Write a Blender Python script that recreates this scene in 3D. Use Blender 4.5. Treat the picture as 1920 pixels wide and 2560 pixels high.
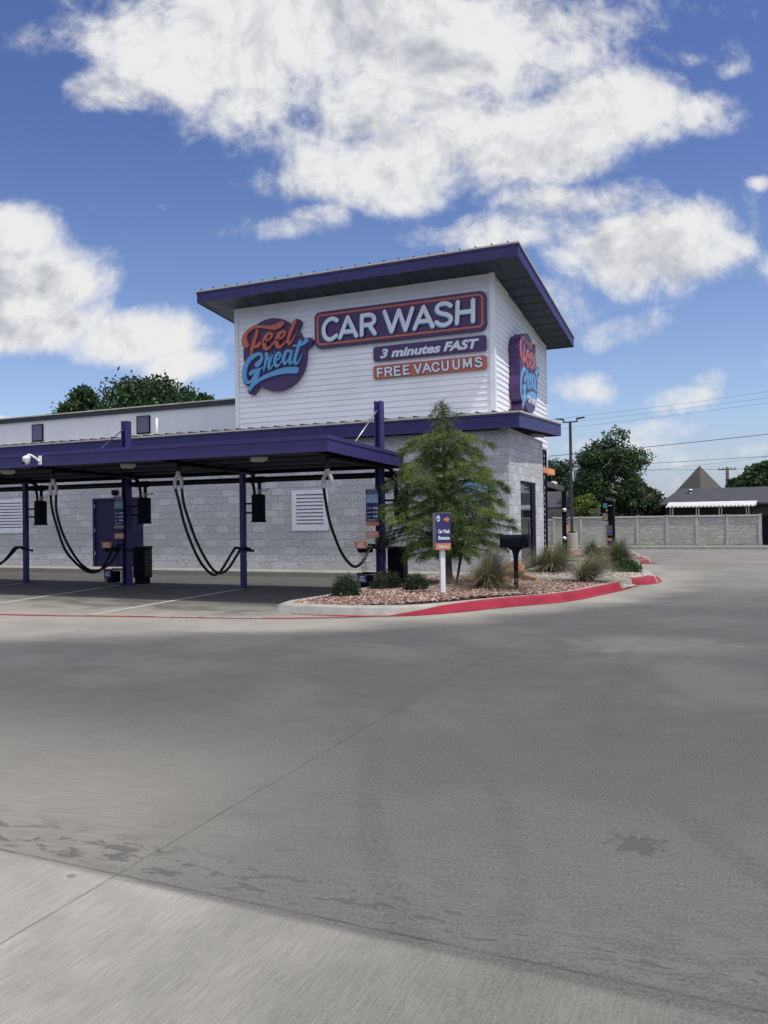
import bpy, math, random
import numpy as np
from mathutils import Vector, Matrix
R_ = math.radians
for o in list(bpy.data.objects): bpy.data.objects.remove(o, do_unlink=True)
S = bpy.context.scene
COL = S.collection
rnd = random.Random(7)
nrs = np.random.RandomState(11)

# ------------------------------------------------------------------ camera
FPX, YAW, PITCH, ROLL = 1969.2, .40874, .010253, -.013735
CAM = Vector((4.8033, -18.7499, 1.4507))
_f = Vector((-math.sin(YAW)*math.cos(PITCH), math.cos(YAW)*math.cos(PITCH), math.sin(PITCH)))
_r = Vector((math.cos(YAW), math.sin(YAW), 0)); _u = _r.cross(_f)
CR = _r*math.cos(ROLL)+_u*math.sin(ROLL); CU = -_r*math.sin(ROLL)+_u*math.cos(ROLL); CF = _f
cd = bpy.data.cameras.new("camera"); cam = bpy.data.objects.new("camera", cd); COL.objects.link(cam)
cam.matrix_world = Matrix(((CR.x, CU.x, -CF.x, CAM.x), (CR.y, CU.y, -CF.y, CAM.y), (CR.z, CU.z, -CF.z, CAM.z), (0, 0, 0, 1)))
cd.sensor_fit = 'VERTICAL'; cd.sensor_height = 36; cd.lens = 36*FPX/2560
cd.clip_start = .05; cd.clip_end = 3000
S.camera = cam

def at(x, y, X=None, Y=None, Z=None):
    """point of the photograph (1920x2560) on a world plane"""
    v = CF + CR*((x-960)/FPX) - CU*((y-1280)/FPX)
    for i, c in enumerate((X, Y, Z)):
        if c is not None: return CAM + v*((c-CAM[i])/v[i])

# ------------------------------------------------------------------ world
SUN = Vector((1, -.23, 2.35)).normalized()
EXPO = .17
w = bpy.data.worlds.new("World"); S.world = w; w.use_nodes = True
nt = w.node_tree; nt.nodes.clear()
class NT:
    """small node helper"""
    def __init__(s, tree): s.t = tree
    def n(s, typ, ins=None, **kw):
        nd = s.t.nodes.new(typ)
        for k, v in kw.items(): setattr(nd, k, v)
        for k, v in (ins or {}).items():
            sk = nd.inputs[k]
            if isinstance(v, bpy.types.NodeSocket): s.t.links.new(v, sk)
            else: sk.default_value = v
        return nd
    def m(s, op, a, b=0., c=0., clamp=False):
        return s.n('ShaderNodeMath', {0: a, 1: b, 2: c}, operation=op, use_clamp=clamp).outputs[0]
    def vm(s, op, a, b=(0, 0, 0)):
        return s.n('ShaderNodeVectorMath', {0: a, 1: b}, operation=op)
    def sm(s, x, a, b, lo=0., hi=1.):
        return s.n('ShaderNodeMapRange', {0: x, 1: a, 2: b, 3: lo, 4: hi}, interpolation_type='SMOOTHSTEP').outputs[0]
    def noise(s, v, scale, detail=2., rough=.5, dist=0.):
        return s.n('ShaderNodeTexNoise', {'Vector': v, 'Scale': scale, 'Detail': detail, 'Roughness': rough, 'Distortion': dist}).outputs[0]
    def mix(s, f, a, b, bt='MIX'):
        nd = s.n('ShaderNodeMix', data_type='RGBA', blend_type=bt)
        for i, v in ((0, f), (6, a), (7, b)):
            sk = nd.inputs[i]
            if isinstance(v, bpy.types.NodeSocket): s.t.links.new(v, sk)
            else: sk.default_value = (v if i == 0 else (tuple(v)+(1,))[:4])
        return nd.outputs[2]
    def comb(s, x, y, z=0.): return s.n('ShaderNodeCombineXYZ', {0: x, 1: y, 2: z}).outputs[0]
    def sep(s, v): return s.n('ShaderNodeSeparateXYZ', {0: v}).outputs
W_ = NT(nt)
sky = W_.n('ShaderNodeTexSky', sky_type='NISHITA', sun_disc=False, sun_elevation=math.asin(SUN.z),
           sun_rotation=math.atan2(SUN.x, SUN.y), altitude=150, air_density=1.0, dust_density=.8, ozone_density=1.6)
tc = W_.n('ShaderNodeTexCoord').outputs['Generated']
# gnomonic chart of the northern sky, fixed to the world
fw = (-math.sin(YAW), math.cos(YAW), 0); rt = (math.cos(YAW), math.sin(YAW), 0)
dF = W_.m('MAXIMUM', W_.vm('DOT_PRODUCT', tc, fw).outputs['Value'], .08)
uu = W_.m('DIVIDE', W_.vm('DOT_PRODUCT', tc, rt).outputs['Value'], dF)
vv = W_.m('DIVIDE', W_.vm('DOT_PRODUCT', tc, (0, 0, 1)).outputs['Value'], dF)
# clouds: soft blobs (photo overview coordinates -> chart), broken up by noise
BL = [(690,40,480,130,1),(450,120,260,110,.9),(330,60,200,90,.8),(1000,90,370,150,1),(560,210,170,90,.75),(620,500,120,44,.55),(700,385,150,60,.7),(1180,505,260,60,.8),(900,230,300,120,.9),(690,290,170,80,.75),(880,340,280,110,1),
 (1100,290,270,120,1),(1310,235,180,100,1),(1530,250,110,60,.85),(880,420,150,55,.8),(690,470,90,36,.6),(1230,440,190,60,.8),(1370,555,220,110,1),
 (1100,520,190,50,.8),(1540,560,100,60,.7),(1220,660,140,75,.7),(1360,722,120,40,.62),(1430,700,60,34,.5),(1290,822,100,40,.6),(1365,785,60,36,.5),(1480,862,110,36,.68),(1540,835,60,34,.6),(1420,925,170,30,.5),
 (205,195,90,60,.65),(110,60,110,60,.45),(30,510,110,70,.9),(90,600,190,80,1),(60,690,220,60,.9),(330,725,180,60,.9),(420,785,100,40,.7),(200,680,110,50,.6),(10,895,70,14,.7),
 (1650,405,40,22,.6),(1480,120,60,24,.4),(1600,140,60,24,.4),(1330,960,260,28,.45),(1560,990,220,36,.45),(500,505,60,20,.3),(355,455,30,14,.3),
 (1750,600,120,60,.6),(-200,300,150,90,.8),(1900,300,160,90,.8),(800,-200,700,160,1),(-300,-200,300,150,.6),(-500,650,250,90,.8),(2200,800,300,70,.8)]
def cloudsum(u, v):
    tot = None
    for (x, y, rx, ry, a) in BL:
        X = (x*1.1573-960)/1969.; Yv = (1300-y*1.1573)/1969.
        rx = rx*1.1573/1969.; ry = ry*1.1573/1969.
        d = W_.n('ShaderNodeVectorMath', {0: W_.comb(W_.m('MULTIPLY_ADD', u, 1/rx, -X/rx), W_.m('MULTIPLY_ADD', v, 1/ry, -Yv/ry))}, operation='LENGTH').outputs['Value']
        b = W_.m('MULTIPLY', W_.sm(d, .25, 1.6, 1., 0.), a)
        tot = b if tot is None else W_.n('ShaderNodeMath', {0: tot, 1: b, 2: .18}, operation='SMOOTH_MAX').outputs[0]
    return tot
uvv = W_.comb(uu, vv)
wv = W_.n('ShaderNodeTexNoise', {'Vector': uvv, 'Scale': 3.2, 'Detail': 3.}).outputs[1]
wv = W_.vm('SCALE', W_.vm('SUBTRACT', wv, (.5, .5, .5)).outputs[0]); wv.inputs['Scale'].default_value = .10
uvw = W_.vm('ADD', uvv, wv.outputs[0]).outputs[0]
n1 = W_.noise(uvw, 4.6, 10., .60, .25)
n1b = W_.noise(W_.vm('ADD', uvw, (.012, .022, 0)).outputs[0], 4.6, 10., .60, .25)
n2 = W_.noise(uvw, 17., 7., .66, .2)
_s = W_.sep(W_.vm('ADD', uvv, wv.outputs[0]).outputs[0])
n2b = W_.noise(W_.vm('ADD', uvw, (.004, .008, 0)).outputs[0], 17., 7., .66, .2)
base = cloudsum(_s[0], _s[1])
dens = W_.m('ADD', base, W_.m('MULTIPLY', W_.m('SUBTRACT', n1, .5), 1.55))
dens = W_.m('ADD', dens, W_.m('MULTIPLY', W_.m('SUBTRACT', n2, .5), .95))
n4 = W_.noise(uvw, 48., 5., .65)
dens = W_.m('ADD', dens, W_.m('MULTIPLY', W_.m('SUBTRACT', n4, .5), .34))
mask = W_.sm(dens, .24, .90)
relief = W_.m('MULTIPLY', W_.m('ADD', W_.m('SUBTRACT', n1, n1b), W_.m('MULTIPLY', W_.m('SUBTRACT', n2, n2b), .16)), 7.)
thick = W_.sm(dens, .70, 1.45)
n3 = W_.noise(uvv, 2.6, 5., .55)
shade = W_.m('ADD', W_.m('MULTIPLY', thick, W_.sm(n3, .34, .58)), W_.m('MULTIPLY', relief, -1.), clamp=True)
ccol = W_.mix(shade, (1., 1., 1.), (.55, .575, .655))
SKYK = .11
skyc = W_.mix(W_.sm(vv, .10, .60), (1.0, 1.0, 1.14), (.66, .72, 1.02)); skyc = W_.mix(1., sky.outputs[0], skyc, 'MULTIPLY')
hz = W_.sm(vv, .0, .16, .75, 0.)
skyc = W_.mix(hz, skyc, (.36/SKYK, .41/SKYK, .53/SKYK))
ccs = W_.vm('SCALE', ccol); ccs.inputs['Scale'].default_value = .74/SKYK
allc = W_.mix(W_.m('MULTIPLY', mask, W_.sm(vv, -.02, .03)), skyc, ccs.outputs[0])
# the half of the sky behind the camera: unseen bright cumulus added as fill light for the front walls
nb_ = W_.noise(tc, 3.4, 7., .58, .3)
backm = W_.m('MULTIPLY', W_.sm(nb_, .44, .56), W_.m('MULTIPLY', W_.sm(W_.vm('DOT_PRODUCT', tc, fw).outputs['Value'], .12, -.12), W_.sm(W_.sep(tc)[2], .16, .34)))
allc = W_.mix(backm, allc, (1.7/SKYK, 1.69/SKYK, 1.69/SKYK))
bg = W_.n('ShaderNodeBackground', {'Color': allc, 'Strength': SKYK})
W_.t.links.new(bg.outputs[0], W_.n('ShaderNodeOutputWorld').inputs[0])

sl = bpy.data.lights.new("sun", 'SUN'); sl.energy = 3.4; sl.angle = R_(.5); sl.color = (1, .945, .86)
so = bpy.data.objects.new("sun", sl); COL.objects.link(so); so.rotation_euler = SUN.to_track_quat('Z', 'Y').to_euler()
so.location = (10, -10, 30)
S.view_settings.view_transform = 'Standard'; S.view_settings.look = 'None'; S.view_settings.gamma = 1
S.view_settings.exposure = EXPO
S.cycles.max_bounces = 6

# ------------------------------------------------------------------ materials
def newmat(name):
    m = bpy.data.materials.new(name); m.use_nodes = True; m.node_tree.nodes.clear()
    T = NT(m.node_tree); p = T.n('ShaderNodeBsdfPrincipled'); o = T.n('ShaderNodeOutputMaterial')
    T.t.links.new(p.outputs[0], o.inputs[0]); return m, T, p
def setp(T, p, k, v):
    if isinstance(v, bpy.types.NodeSocket): T.t.links.new(v, p.inputs[k])
    else: p.inputs[k].default_value = v if not isinstance(v, tuple) else (v+(1,))[:4]
def bump(T, p, h, strength, dist=.01):
    b = T.n('ShaderNodeBump', {'Strength': strength, 'Distance': dist, 'Height': h}); T.t.links.new(b.outputs[0], p.inputs['Normal'])
def simple(name, col, rough=.6, metal=0., var=.12, vscale=3., spec=.5, bumpk=0., bscale=60.):
    m, T, p = newmat(name)
    oc = T.n('ShaderNodeTexCoord').outputs['Object']
    n = T.noise(oc, vscale, 5., .6)
    c = T.mix(T.sm(n, .3, .7), tuple(x*(1-var) for x in col), tuple(min(1, x*(1+var)) for x in col))
    setp(T, p, 'Base Color', c); setp(T, p, 'Roughness', T.sm(T.noise(oc, vscale*3, 3.), .3, .7, max(0, rough-.08), min(1, rough+.08)))
    p.inputs['Metallic'].default_value = metal; p.inputs['Specular IOR Level'].default_value = spec
    if bumpk: bump(T, p, T.noise(oc, bscale, 4.), bumpk, .005)
    return m
M = {}
M['purple'] = simple('purple_painted_metal', (.036, .031, .128), .5, var=.10, spec=.35)
M['door'] = simple('dark_purple_door', (.018, .015, .062), .5, var=.08, spec=.25)
M['purple_sign'] = simple('purple_sign_face', (.060, .024, .110), .4, var=.06)
M['orange'] = simple('orange_sign_face', (.50, .12, .065), .45, var=.05)
M['awning_orange'] = simple('orange_awning', (.75, .30, .10), .5)
M['cyan'] = simple('cyan_sign_face', (.11, .34, .58), .4, var=.04)
M['sign_white'] = simple('white_sign_face', (.66, .70, .76), .4, var=.03)
M['white'] = simple('white_paint', (.72, .73, .74), .5, var=.05)
M['trim'] = simple('white_trim', (.76, .78, .81), .5, var=.04)
M['siding'] = simple('white_siding', (.79, .805, .84), .55, var=.04, vscale=1.3, bumpk=.15, bscale=25)
M['stucco'] = simple('pale_stucco', (.60, .62, .66), .85, var=.05, vscale=1.2, bumpk=.4, bscale=90)
M['cream'] = simple('cream_metal_edge', (.50, .47, .38), .5, var=.08)
M['soffit'] = simple('dark_soffit', (.026, .036, .056), .6, var=.10, vscale=2)
M['dark'] = simple('dark_metal', (.0035, .0042, .009), .55, var=.2, spec=.12)
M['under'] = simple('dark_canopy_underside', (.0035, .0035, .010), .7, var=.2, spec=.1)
M['coping'] = simple('dark_coping', (.022, .026, .035), .5)
M['rubber'] = simple('black_rubber', (.0045, .005, .008), .45, var=.2, spec=.25)
M['bronze'] = simple('dark_bronze_pole', (.05, .045, .042), .5)
M['steel'] = simple('galvanized_steel', (.42, .42, .41), .35, metal=.7)
M['greyplastic'] = simple('grey_plastic', (.30, .29, .27), .45)
M['lens'] = simple('lamp_lens', (.42, .40, .36), .4)
M['paneblue'] = simple('purple_grey_panel', (.085, .088, .15), .4, var=.04)
M['rock'] = simple('rust_rock', (.28, .135, .07), .9, var=.45, vscale=6, bumpk=1., bscale=9)
M['woodfence'] = simple('weathered_wood', (.13, .115, .10), .9, var=.3)
M['housewall'] = simple('dark_brick_house', (.075, .06, .055), .9, var=.25)
M['stonecap'] = simple('cast_stone', (.47, .45, .41), .9, var=.15, vscale=9, bumpk=.8, bscale=22)
M['polewood'] = simple('utility_pole_wood', (.07, .055, .045), .9)
M['wire'] = simple('black_wire', (.03, .035, .05), .6)
M['ltconc'] = simple('precast_concrete', (.36, .34, .27), .9, var=.12, vscale=4, bumpk=.3, bscale=50)
M['awnwhite'] = simple('white_metal_awning', (.55, .55, .54), .5)
M['teal'] = simple('teal_print', (.09, .25, .33), .5)
M['bluepr'] = simple('light_blue_print', (.20, .40, .62), .5)
M['orangepr'] = simple('orange_print', (.55, .20, .09), .5)
M['beigepr'] = simple('beige_print', (.30, .25, .18), .6)

def m_shingle():
    m, T, p = newmat('dark_shingles'); oc = T.n('ShaderNodeTexCoord').outputs['Object']
    b = T.n('ShaderNodeTexBrick', {'Vector': oc, 'Color1': (.032, .034, .044, 1), 'Color2': (.06, .062, .075, 1), 'Mortar': (.018, .018, .022, 1), 'Scale': 1., 'Mortar Size': .012, 'Brick Width': .35, 'Row Height': .16})
    setp(T, p, 'Base Color', T.mix(.5, b.outputs[0], T.mix(T.noise(oc, 3., 5.), (.02, .02, .03), (.075, .078, .09)))); p.inputs['Roughness'].default_value = .9
    bump(T, p, b.outputs[1], -.4, .02); return m
M['shingle'] = m_shingle()
def m_pyr():
    m, T, p = newmat('brown_shingles'); oc = T.n('ShaderNodeTexCoord').outputs['Object']
    b = T.n('ShaderNodeTexBrick', {'Vector': oc, 'Color1': (.075, .068, .062, 1), 'Color2': (.09, .08, .072, 1), 'Mortar': (.065, .06, .055, 1), 'Scale': 1., 'Mortar Size': .012, 'Brick Width': .25, 'Row Height': .14})
    setp(T, p, 'Base Color', b.outputs[0]); p.inputs['Roughness'].default_value = .95; return m
M['pyr'] = m_pyr()

def m_block():
    m, T, p = newmat('painted_split_face_block')
    oc = T.n('ShaderNodeTexCoord').outputs['Object']; x, y, z = T.sep(oc)
    v = T.comb(T.m('ADD', x, y), T.m('SUBTRACT', z, .14), 0.)
    br = T.n('ShaderNodeTexBrick', {'Vector': v, 'Color1': (0, 0, 0, 1), 'Color2': (1, 1, 1, 1), 'Mortar': (.5, .5, .5, 1), 'Scale': 1.,
             'Mortar Size': .006, 'Mortar Smooth': .25, 'Bias': 0., 'Brick Width': .4064, 'Row Height': .2032}, offset=.5)
    rand = T.sep(br.outputs[0])[0]; mort = br.outputs[1]
    smooth = T.sm(rand, .70, .74)                      # some blocks have a smooth face
    n = T.noise(oc, 16., 8., .68, .6); n5 = T.noise(oc, 55., 3., .6)
    vo = T.n('ShaderNodeTexVoronoi', {'Vector': T.vm('ADD', oc, (.3, .1, .2)).outputs[0], 'Scale': 9.}, feature='F1').outputs[0]
    rough = T.m('ADD', T.m('MULTIPLY', n, 1.5), T.m('ADD', T.m('MULTIPLY', vo, .55), T.m('MULTIPLY', n5, .25)))
    h = T.m('MULTIPLY', rough, T.m('SUBTRACT', 1., T.m('MULTIPLY', smooth, .93)))
    h = T.m('ADD', h, T.m('MULTIPLY', smooth, .9))
    h = T.m('SUBTRACT', h, T.m('MULTIPLY', mort, .8))
    bump(T, p, h, 1., .030)
    c = T.mix(rand, (.53, .535, .54), (.60, .60, .60))
    c = T.mix(T.sm(n, .40, .60, 0., .5), c, (.36, .36, .38))
    c = T.mix(T.m('MULTIPLY', mort, .28), c, (.34, .345, .36))
    dirt = T.m('MULTIPLY', T.sm(z, .35, .14), T.sm(T.noise(oc, 3., 4.), .4, .7))
    c = T.mix(T.m('MULTIPLY', dirt, .35), c, (.30, .28, .25))
    setp(T, p, 'Base Color', c); p.inputs['Roughness'].default_value = .8
    return m
M['block'] = m_block()

def m_conc(name, light=False):
    m, T, p = newmat(name)
    oc = T.n('ShaderNodeTexCoord').outputs['Object']; x, y, z = T.sep(oc)
    v2 = T.comb(x, y, 0.)
    wob = T.m('MULTIPLY', T.m('SUBTRACT', T.noise(v2, 3., 4.), .5), .03)
    xw = T.m('ADD', x, wob); yw = T.m('ADD', y, wob)
    near = T.sm(T.m('ADD', y, T.m('MULTIPLY', x, .02)), -16.15, -16.20)            # the paler slab next to the camera
    # broom / wear streaks : along X on the far slabs, along Y on the near slab
    stA = T.noise(T.comb(T.m('MULTIPLY', T.m('ADD', x, T.m('MULTIPLY', y, .35)), 3.0), T.m('MULTIPLY', T.m('SUBTRACT', y, T.m('MULTIPLY', x, .18)), 60.)), 1., 7., .74)
    stB = T.noise(T.comb(T.m('MULTIPLY', x, 150.), T.m('MULTIPLY', y, 6.)), 1., 4., .6)
    st = T.mix(near, stA, stB); stv = T.sep(st)[0]
    mot = T.noise(v2, .55, 7., .62, .4); mot2 = T.noise(v2, 3.1, 6., .65, .3); fine = T.noise(v2, 75., 5., .75); grit = T.noise(v2, 260., 2., .6)
    # worn paler zone hugging the kerb curve, dirty lane beyond it
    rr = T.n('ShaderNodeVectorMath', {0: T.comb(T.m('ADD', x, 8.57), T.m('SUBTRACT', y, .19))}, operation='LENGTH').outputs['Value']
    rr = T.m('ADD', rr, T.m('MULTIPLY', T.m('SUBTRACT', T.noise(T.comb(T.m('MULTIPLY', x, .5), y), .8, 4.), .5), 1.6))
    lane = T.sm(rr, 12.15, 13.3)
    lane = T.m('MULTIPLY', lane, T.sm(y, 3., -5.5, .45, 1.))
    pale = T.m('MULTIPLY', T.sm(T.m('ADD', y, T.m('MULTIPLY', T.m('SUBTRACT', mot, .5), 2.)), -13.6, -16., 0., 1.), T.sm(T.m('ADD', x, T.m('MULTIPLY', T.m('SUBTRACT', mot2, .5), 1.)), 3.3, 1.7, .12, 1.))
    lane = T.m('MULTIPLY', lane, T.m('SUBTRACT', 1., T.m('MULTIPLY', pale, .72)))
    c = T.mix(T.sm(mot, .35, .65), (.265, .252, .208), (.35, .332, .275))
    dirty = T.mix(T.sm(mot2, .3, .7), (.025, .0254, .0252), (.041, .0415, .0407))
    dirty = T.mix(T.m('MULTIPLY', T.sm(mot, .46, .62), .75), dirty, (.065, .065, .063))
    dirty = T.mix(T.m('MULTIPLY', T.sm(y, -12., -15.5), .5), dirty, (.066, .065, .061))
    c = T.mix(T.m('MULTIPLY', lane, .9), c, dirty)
    # drip-stained parking bays; canopy shade also painted into the base colour
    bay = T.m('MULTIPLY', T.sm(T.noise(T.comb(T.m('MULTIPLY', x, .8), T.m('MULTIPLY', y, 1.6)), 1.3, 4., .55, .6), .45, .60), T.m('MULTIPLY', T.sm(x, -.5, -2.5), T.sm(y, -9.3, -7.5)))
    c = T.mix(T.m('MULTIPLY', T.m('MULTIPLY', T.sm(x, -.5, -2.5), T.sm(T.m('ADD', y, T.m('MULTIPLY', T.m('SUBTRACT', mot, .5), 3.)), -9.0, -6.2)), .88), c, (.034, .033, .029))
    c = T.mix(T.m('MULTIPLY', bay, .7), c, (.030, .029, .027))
    nearc = T.mix(T.sm(mot2, .3, .7), (.32, .31, .258), (.41, .395, .33))
    nearc = T.mix(T.m('MULTIPLY', T.sm(mot, .58, .44), .28), nearc, (.19, .183, .155))
    nearc = T.mix(T.sm(T.m('ADD', x, T.m('MULTIPLY', T.m('SUBTRACT', mot, .5), 3.)), 2.3, 4.9, 0., .80), nearc, (.070, .068, .060))
    c = T.mix(near, c, nearc)
    c = T.mix(T.sm(stv, .36, .64, 0., .5), c, T.mix(.55, c, (.025, .025, .025)))
    c = T.mix(T.sm(grit, .50, .66, 0., .5), c, T.mix(.6, c, (.02, .02, .02)))
    c = T.mix(T.sm(fine, .38, .64, 0., .62), c, T.mix(.5, c, (.26, .255, .24)))
    vd = T.n('ShaderNodeTexVoronoi', {'Vector': v2, 'Scale': 1.7}, feature='F1'); spot = T.m('MULTIPLY', T.sm(T.m('ADD', vd.outputs[0], T.m('MULTIPLY', fine, .05)), .075, .055), T.sm(T.sep(vd.outputs[1])[0], .62, .66))
    c = T.mix(T.m('MULTIPLY', spot, .55), c, (.03, .029, .026))
    # joints
    def line(coord, pos, hw):
        return T.sm(T.m('ABSOLUTE', T.m('SUBTRACT', coord, pos)), hw, hw*2.4, 1., 0.)
    xj = T.m('ADD', x, T.m('MULTIPLY', T.m('SUBTRACT', T.noise(v2, 26., 3.), .5), .012)); yj = T.m('ADD', y, T.m('MULTIPLY', T.m('SUBTRACT', T.noise(v2, 22., 3.), .5), .014))
    js = [line(xj, 2.47, .0025), line(yj, -16.19, .0035), T.m('MULTIPLY', line(yj, -13.2, .002), .6), line(xj, -2.9, .006), line(yj, -10.2, .004), line(xj, 7.9, .006), line(yj, -1.9, .008), line(yj, 9.2, .02), line(yj, 4.2, .014)]
    J = js[0]
    for q in js[1:]: J = T.m('MAXIMUM', J, q)
    pp = T.n('ShaderNodeVectorMath', {0: T.comb(T.m('MULTIPLY', T.m('ADD', T.m('SUBTRACT', x, 4.1), T.m('MULTIPLY', T.m('SUBTRACT', mot2, .5), 2.)), .75), T.m('MULTIPLY', T.m('ADD', T.m('SUBTRACT', y, -9.3), T.m('MULTIPLY', T.m('SUBTRACT', mot2, .5), 1.6)), 1.1))}, operation='LENGTH').outputs['Value']
    c = T.mix(T.sm(pp, 1.0, .3, 0., .35), c, (.20, .197, .185))
    # spalled surface along the construction joint, plus pits
    sp = T.noise(T.comb(T.m('MULTIPLY', x, 3.6), T.m('MULTIPLY', y, 9.)), 1.5, 9., .68, .35)
    band = T.m('MULTIPLY', T.sm(yw, -16.17, -16.12), T.sm(yw, -15.80, -16.0))
    spall = T.m('MULTIPLY', T.sm(T.m('ADD', sp, T.sm(x, 3.6, 4.6, 0., -.06)), .548, .562), band)
    pit = T.sm(T.noise(v2, 6.5, 6., .7), .745, .755)
    patch = T.sm(T.m('ADD', T.m('MULTIPLY', T.noise(v2, 16., 5., .75), .5), T.n('ShaderNodeVectorMath', {0: T.comb(T.m('MULTIPLY', T.m('SUBTRACT', x, 4.42), -1.), T.m('SUBTRACT', y, -15.1))}, operation='LENGTH').outputs['Value']), .35, .325)
    spall = T.m('MAXIMUM', spall, T.m('MAXIMUM', pit, patch), clamp=True)
    rim = T.m('MULTIPLY', T.sm(sp, .49, .53), T.m('MULTIPLY', T.sm(yw, -16.19, -16.15), T.sm(yw, -15.6, -15.95)))
    c = T.mix(T.m('MULTIPLY', rim, .5), c, (.15, .144, .128))
    c = T.mix(T.m('MULTIPLY', spall, .5), c, (.045, .044, .041))
    c = T.mix(T.m('MULTIPLY', J, T.sm(T.noise(v2, 5.1, 4.), .35, .6, .12, .42)), c, (.03, .029, .027))
    # tyre arcs
    for (cx, cy, rad, wd, k) in ((9.5, -12.0, 5.6, .10, .30), (9.5, -12.0, 7.1, .09, .25), (-1., -17., 5.2, .08, .18), (7.2, -10., 3.4, .08, .25)):
        r2 = T.n('ShaderNodeVectorMath', {0: T.comb(T.m('SUBTRACT', x, cx), T.m('SUBTRACT', y, cy))}, operation='LENGTH').outputs['Value']
        a = T.sm(T.m('ABSOLUTE', T.m('SUBTRACT', r2, rad)), wd*.5, wd, 1., 0.)
        a = T.m('MULTIPLY', a, T.m('MULTIPLY', T.sm(T.noise(v2, 34., 4., .7), .35, .7), T.m('MULTIPLY', T.sm(mot, .3, .7), k*1.6))); c = T.mix(a, c, (.035, .035, .036))
    setp(T, p, 'Base Color', c)
    setp(T, p, 'Roughness', T.sm(mot2, .3, .7, .72, .9)); p.inputs['Specular IOR Level'].default_value = .4
    h = T.m('ADD', T.m('MULTIPLY', stv, .5), T.m('MULTIPLY', fine, .5))
    h = T.m('SUBTRACT', h, T.m('ADD', T.m('MULTIPLY', spall, 1.5), T.m('MULTIPLY', J, 3.)))
    bump(T, p, h, .55, .006)
    return m
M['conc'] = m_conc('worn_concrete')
M['kerb'] = simple('kerb_concrete', (.31, .30, .268), .85, var=.14, vscale=5, bumpk=.35, bscale=60)
M['walk'] = simple('pale_sidewalk', (.25, .24, .212), .85, var=.12, vscale=3, bumpk=.3, bscale=60)
def m_paint(name, col, wear=.62):
    m, T, p = newmat(name); p.inputs['Specular IOR Level'].default_value = .15; oc = T.n('ShaderNodeTexCoord').outputs['Object']
    n = T.noise(oc, 9., 6., .7); n2 = T.noise(oc, 2., 4.)
    c = T.mix(T.sm(n2, .3, .7), tuple(x*.85 for x in col), tuple(min(1, x*1.08) for x in col))
    c = T.mix(T.sm(n, wear, wear+.05, 0., .6), c, (.20, .12, .12)); setp(T, p, 'Base Color', c); p.inputs['Roughness'].default_value = .7
    c = T.mix(T.m('MULTIPLY', T.sm(T.noise(oc, 1.9, 6., .7), .60, .66), .55), c, (.05, .035, .035)); setp(T, p, 'Base Color', c)
    bump(T, p, T.noise(oc, 70., 3.), .3, .004); return m
M['redpaint'] = m_paint('red_kerb_paint', (.30, .030, .052), .80)
M['redworn'] = m_paint('worn_red_paint', (.27, .028, .045), .68)
M['whitepaint'] = m_paint('white_line_paint', (.42, .42, .40), .58)
M['grass'] = simple('lawn', (.045, .07, .018), .95, var=.5, vscale=4, bumpk=1., bscale=60)
M['dirt'] = simple('distant_ground', (.09, .095, .05), .95, var=.3, vscale=.4)

def m_leaf(name, col, trans=.25, rough=.5):
    m, T, p = newmat(name)
    n = T.noise(T.n('ShaderNodeTexCoord').outputs['Object'], 2.2, 3.)
    c = T.mix(T.sm(n, .3, .7), tuple(x*.75 for x in col), tuple(x*1.25 for x in col))
    setp(T, p, 'Base Color', c); p.inputs['Roughness'].default_value = rough; p.inputs['Specular IOR Level'].default_value = .3
    if trans:
        tr = T.n('ShaderNodeBsdfTranslucent', {'Color': c}); mx = T.n('ShaderNodeMixShader', {0: trans, 1: p.outputs[0], 2: tr.outputs[0]})
        o = [q for q in T.t.nodes if q.type == 'OUTPUT_MATERIAL'][0]; T.t.links.new(mx.outputs[0], o.inputs[0])
    return m
M['lf1'] = m_leaf('feathery_leaf', (.105, .165, .040)); M['lf2'] = m_leaf('feathery_leaf_dark', (.055, .092, .030)); M['lf3'] = m_leaf('feathery_leaf_bright', (.17, .235, .045))
M['td1'] = m_leaf('tree_leaf_dark', (.032, .062, .026)); M['td2'] = m_leaf('tree_leaf', (.052, .098, .034)); M['td3'] = m_leaf('tree_leaf_light', (.095, .155, .052))
M['yg1'] = m_leaf('yellow_green_leaf', (.14, .21, .035), .4); M['yg2'] = m_leaf('yellow_green_leaf_dark', (.08, .13, .03), .4)
M['sh1'] = m_leaf('shrub_leaf', (.028, .045, .022), .1); M['sh2'] = m_leaf('shrub_leaf_light', (.05, .072, .035), .1)
M['gb1'] = m_leaf('grass_blade_green', (.11, .135, .065), .15); M['gb2'] = m_leaf('grass_blade_tan', (.28, .24, .155), .15); M['gb3'] = m_leaf('grass_blade_olive', (.085, .10, .055), .15)
M['bark'] = simple('bark', (.105, .085, .07), .95, var=.35, vscale=12, bumpk=1., bscale=40)
M['twig'] = simple('twig', (.075, .062, .05), .95, var=.3)
for i, c in enumerate(((.20, .105, .085), (.29, .18, .14), (.14, .075, .06), (.46, .36, .30), (.24, .155, .13), (.085, .055, .05))):
    M['pb%d' % i] = simple('pink_pebble_%s' % 'abcdef'[i], c, .8, var=.25, vscale=20)
for i, c in enumerate(((.40, .365, .32), (.50, .46, .41), (.27, .24, .21), (.34, .26, .22))):
    M['wp%d' % i] = simple('white_pebble_%s' % 'abcd'[i], c, .8, var=.2, vscale=20)
M['soil'] = simple('dark_soil', (.09, .065, .055), .95, var=.3, vscale=20)
def m_glass():
    m, T, p = newmat('dark_reflective_glass')
    p.inputs['Base Color'].default_value = (.012, .014, .016, 1); p.inputs['Roughness'].default_value = .03
    p.inputs['Specular IOR Level'].default_value = .6
    return m
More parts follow.
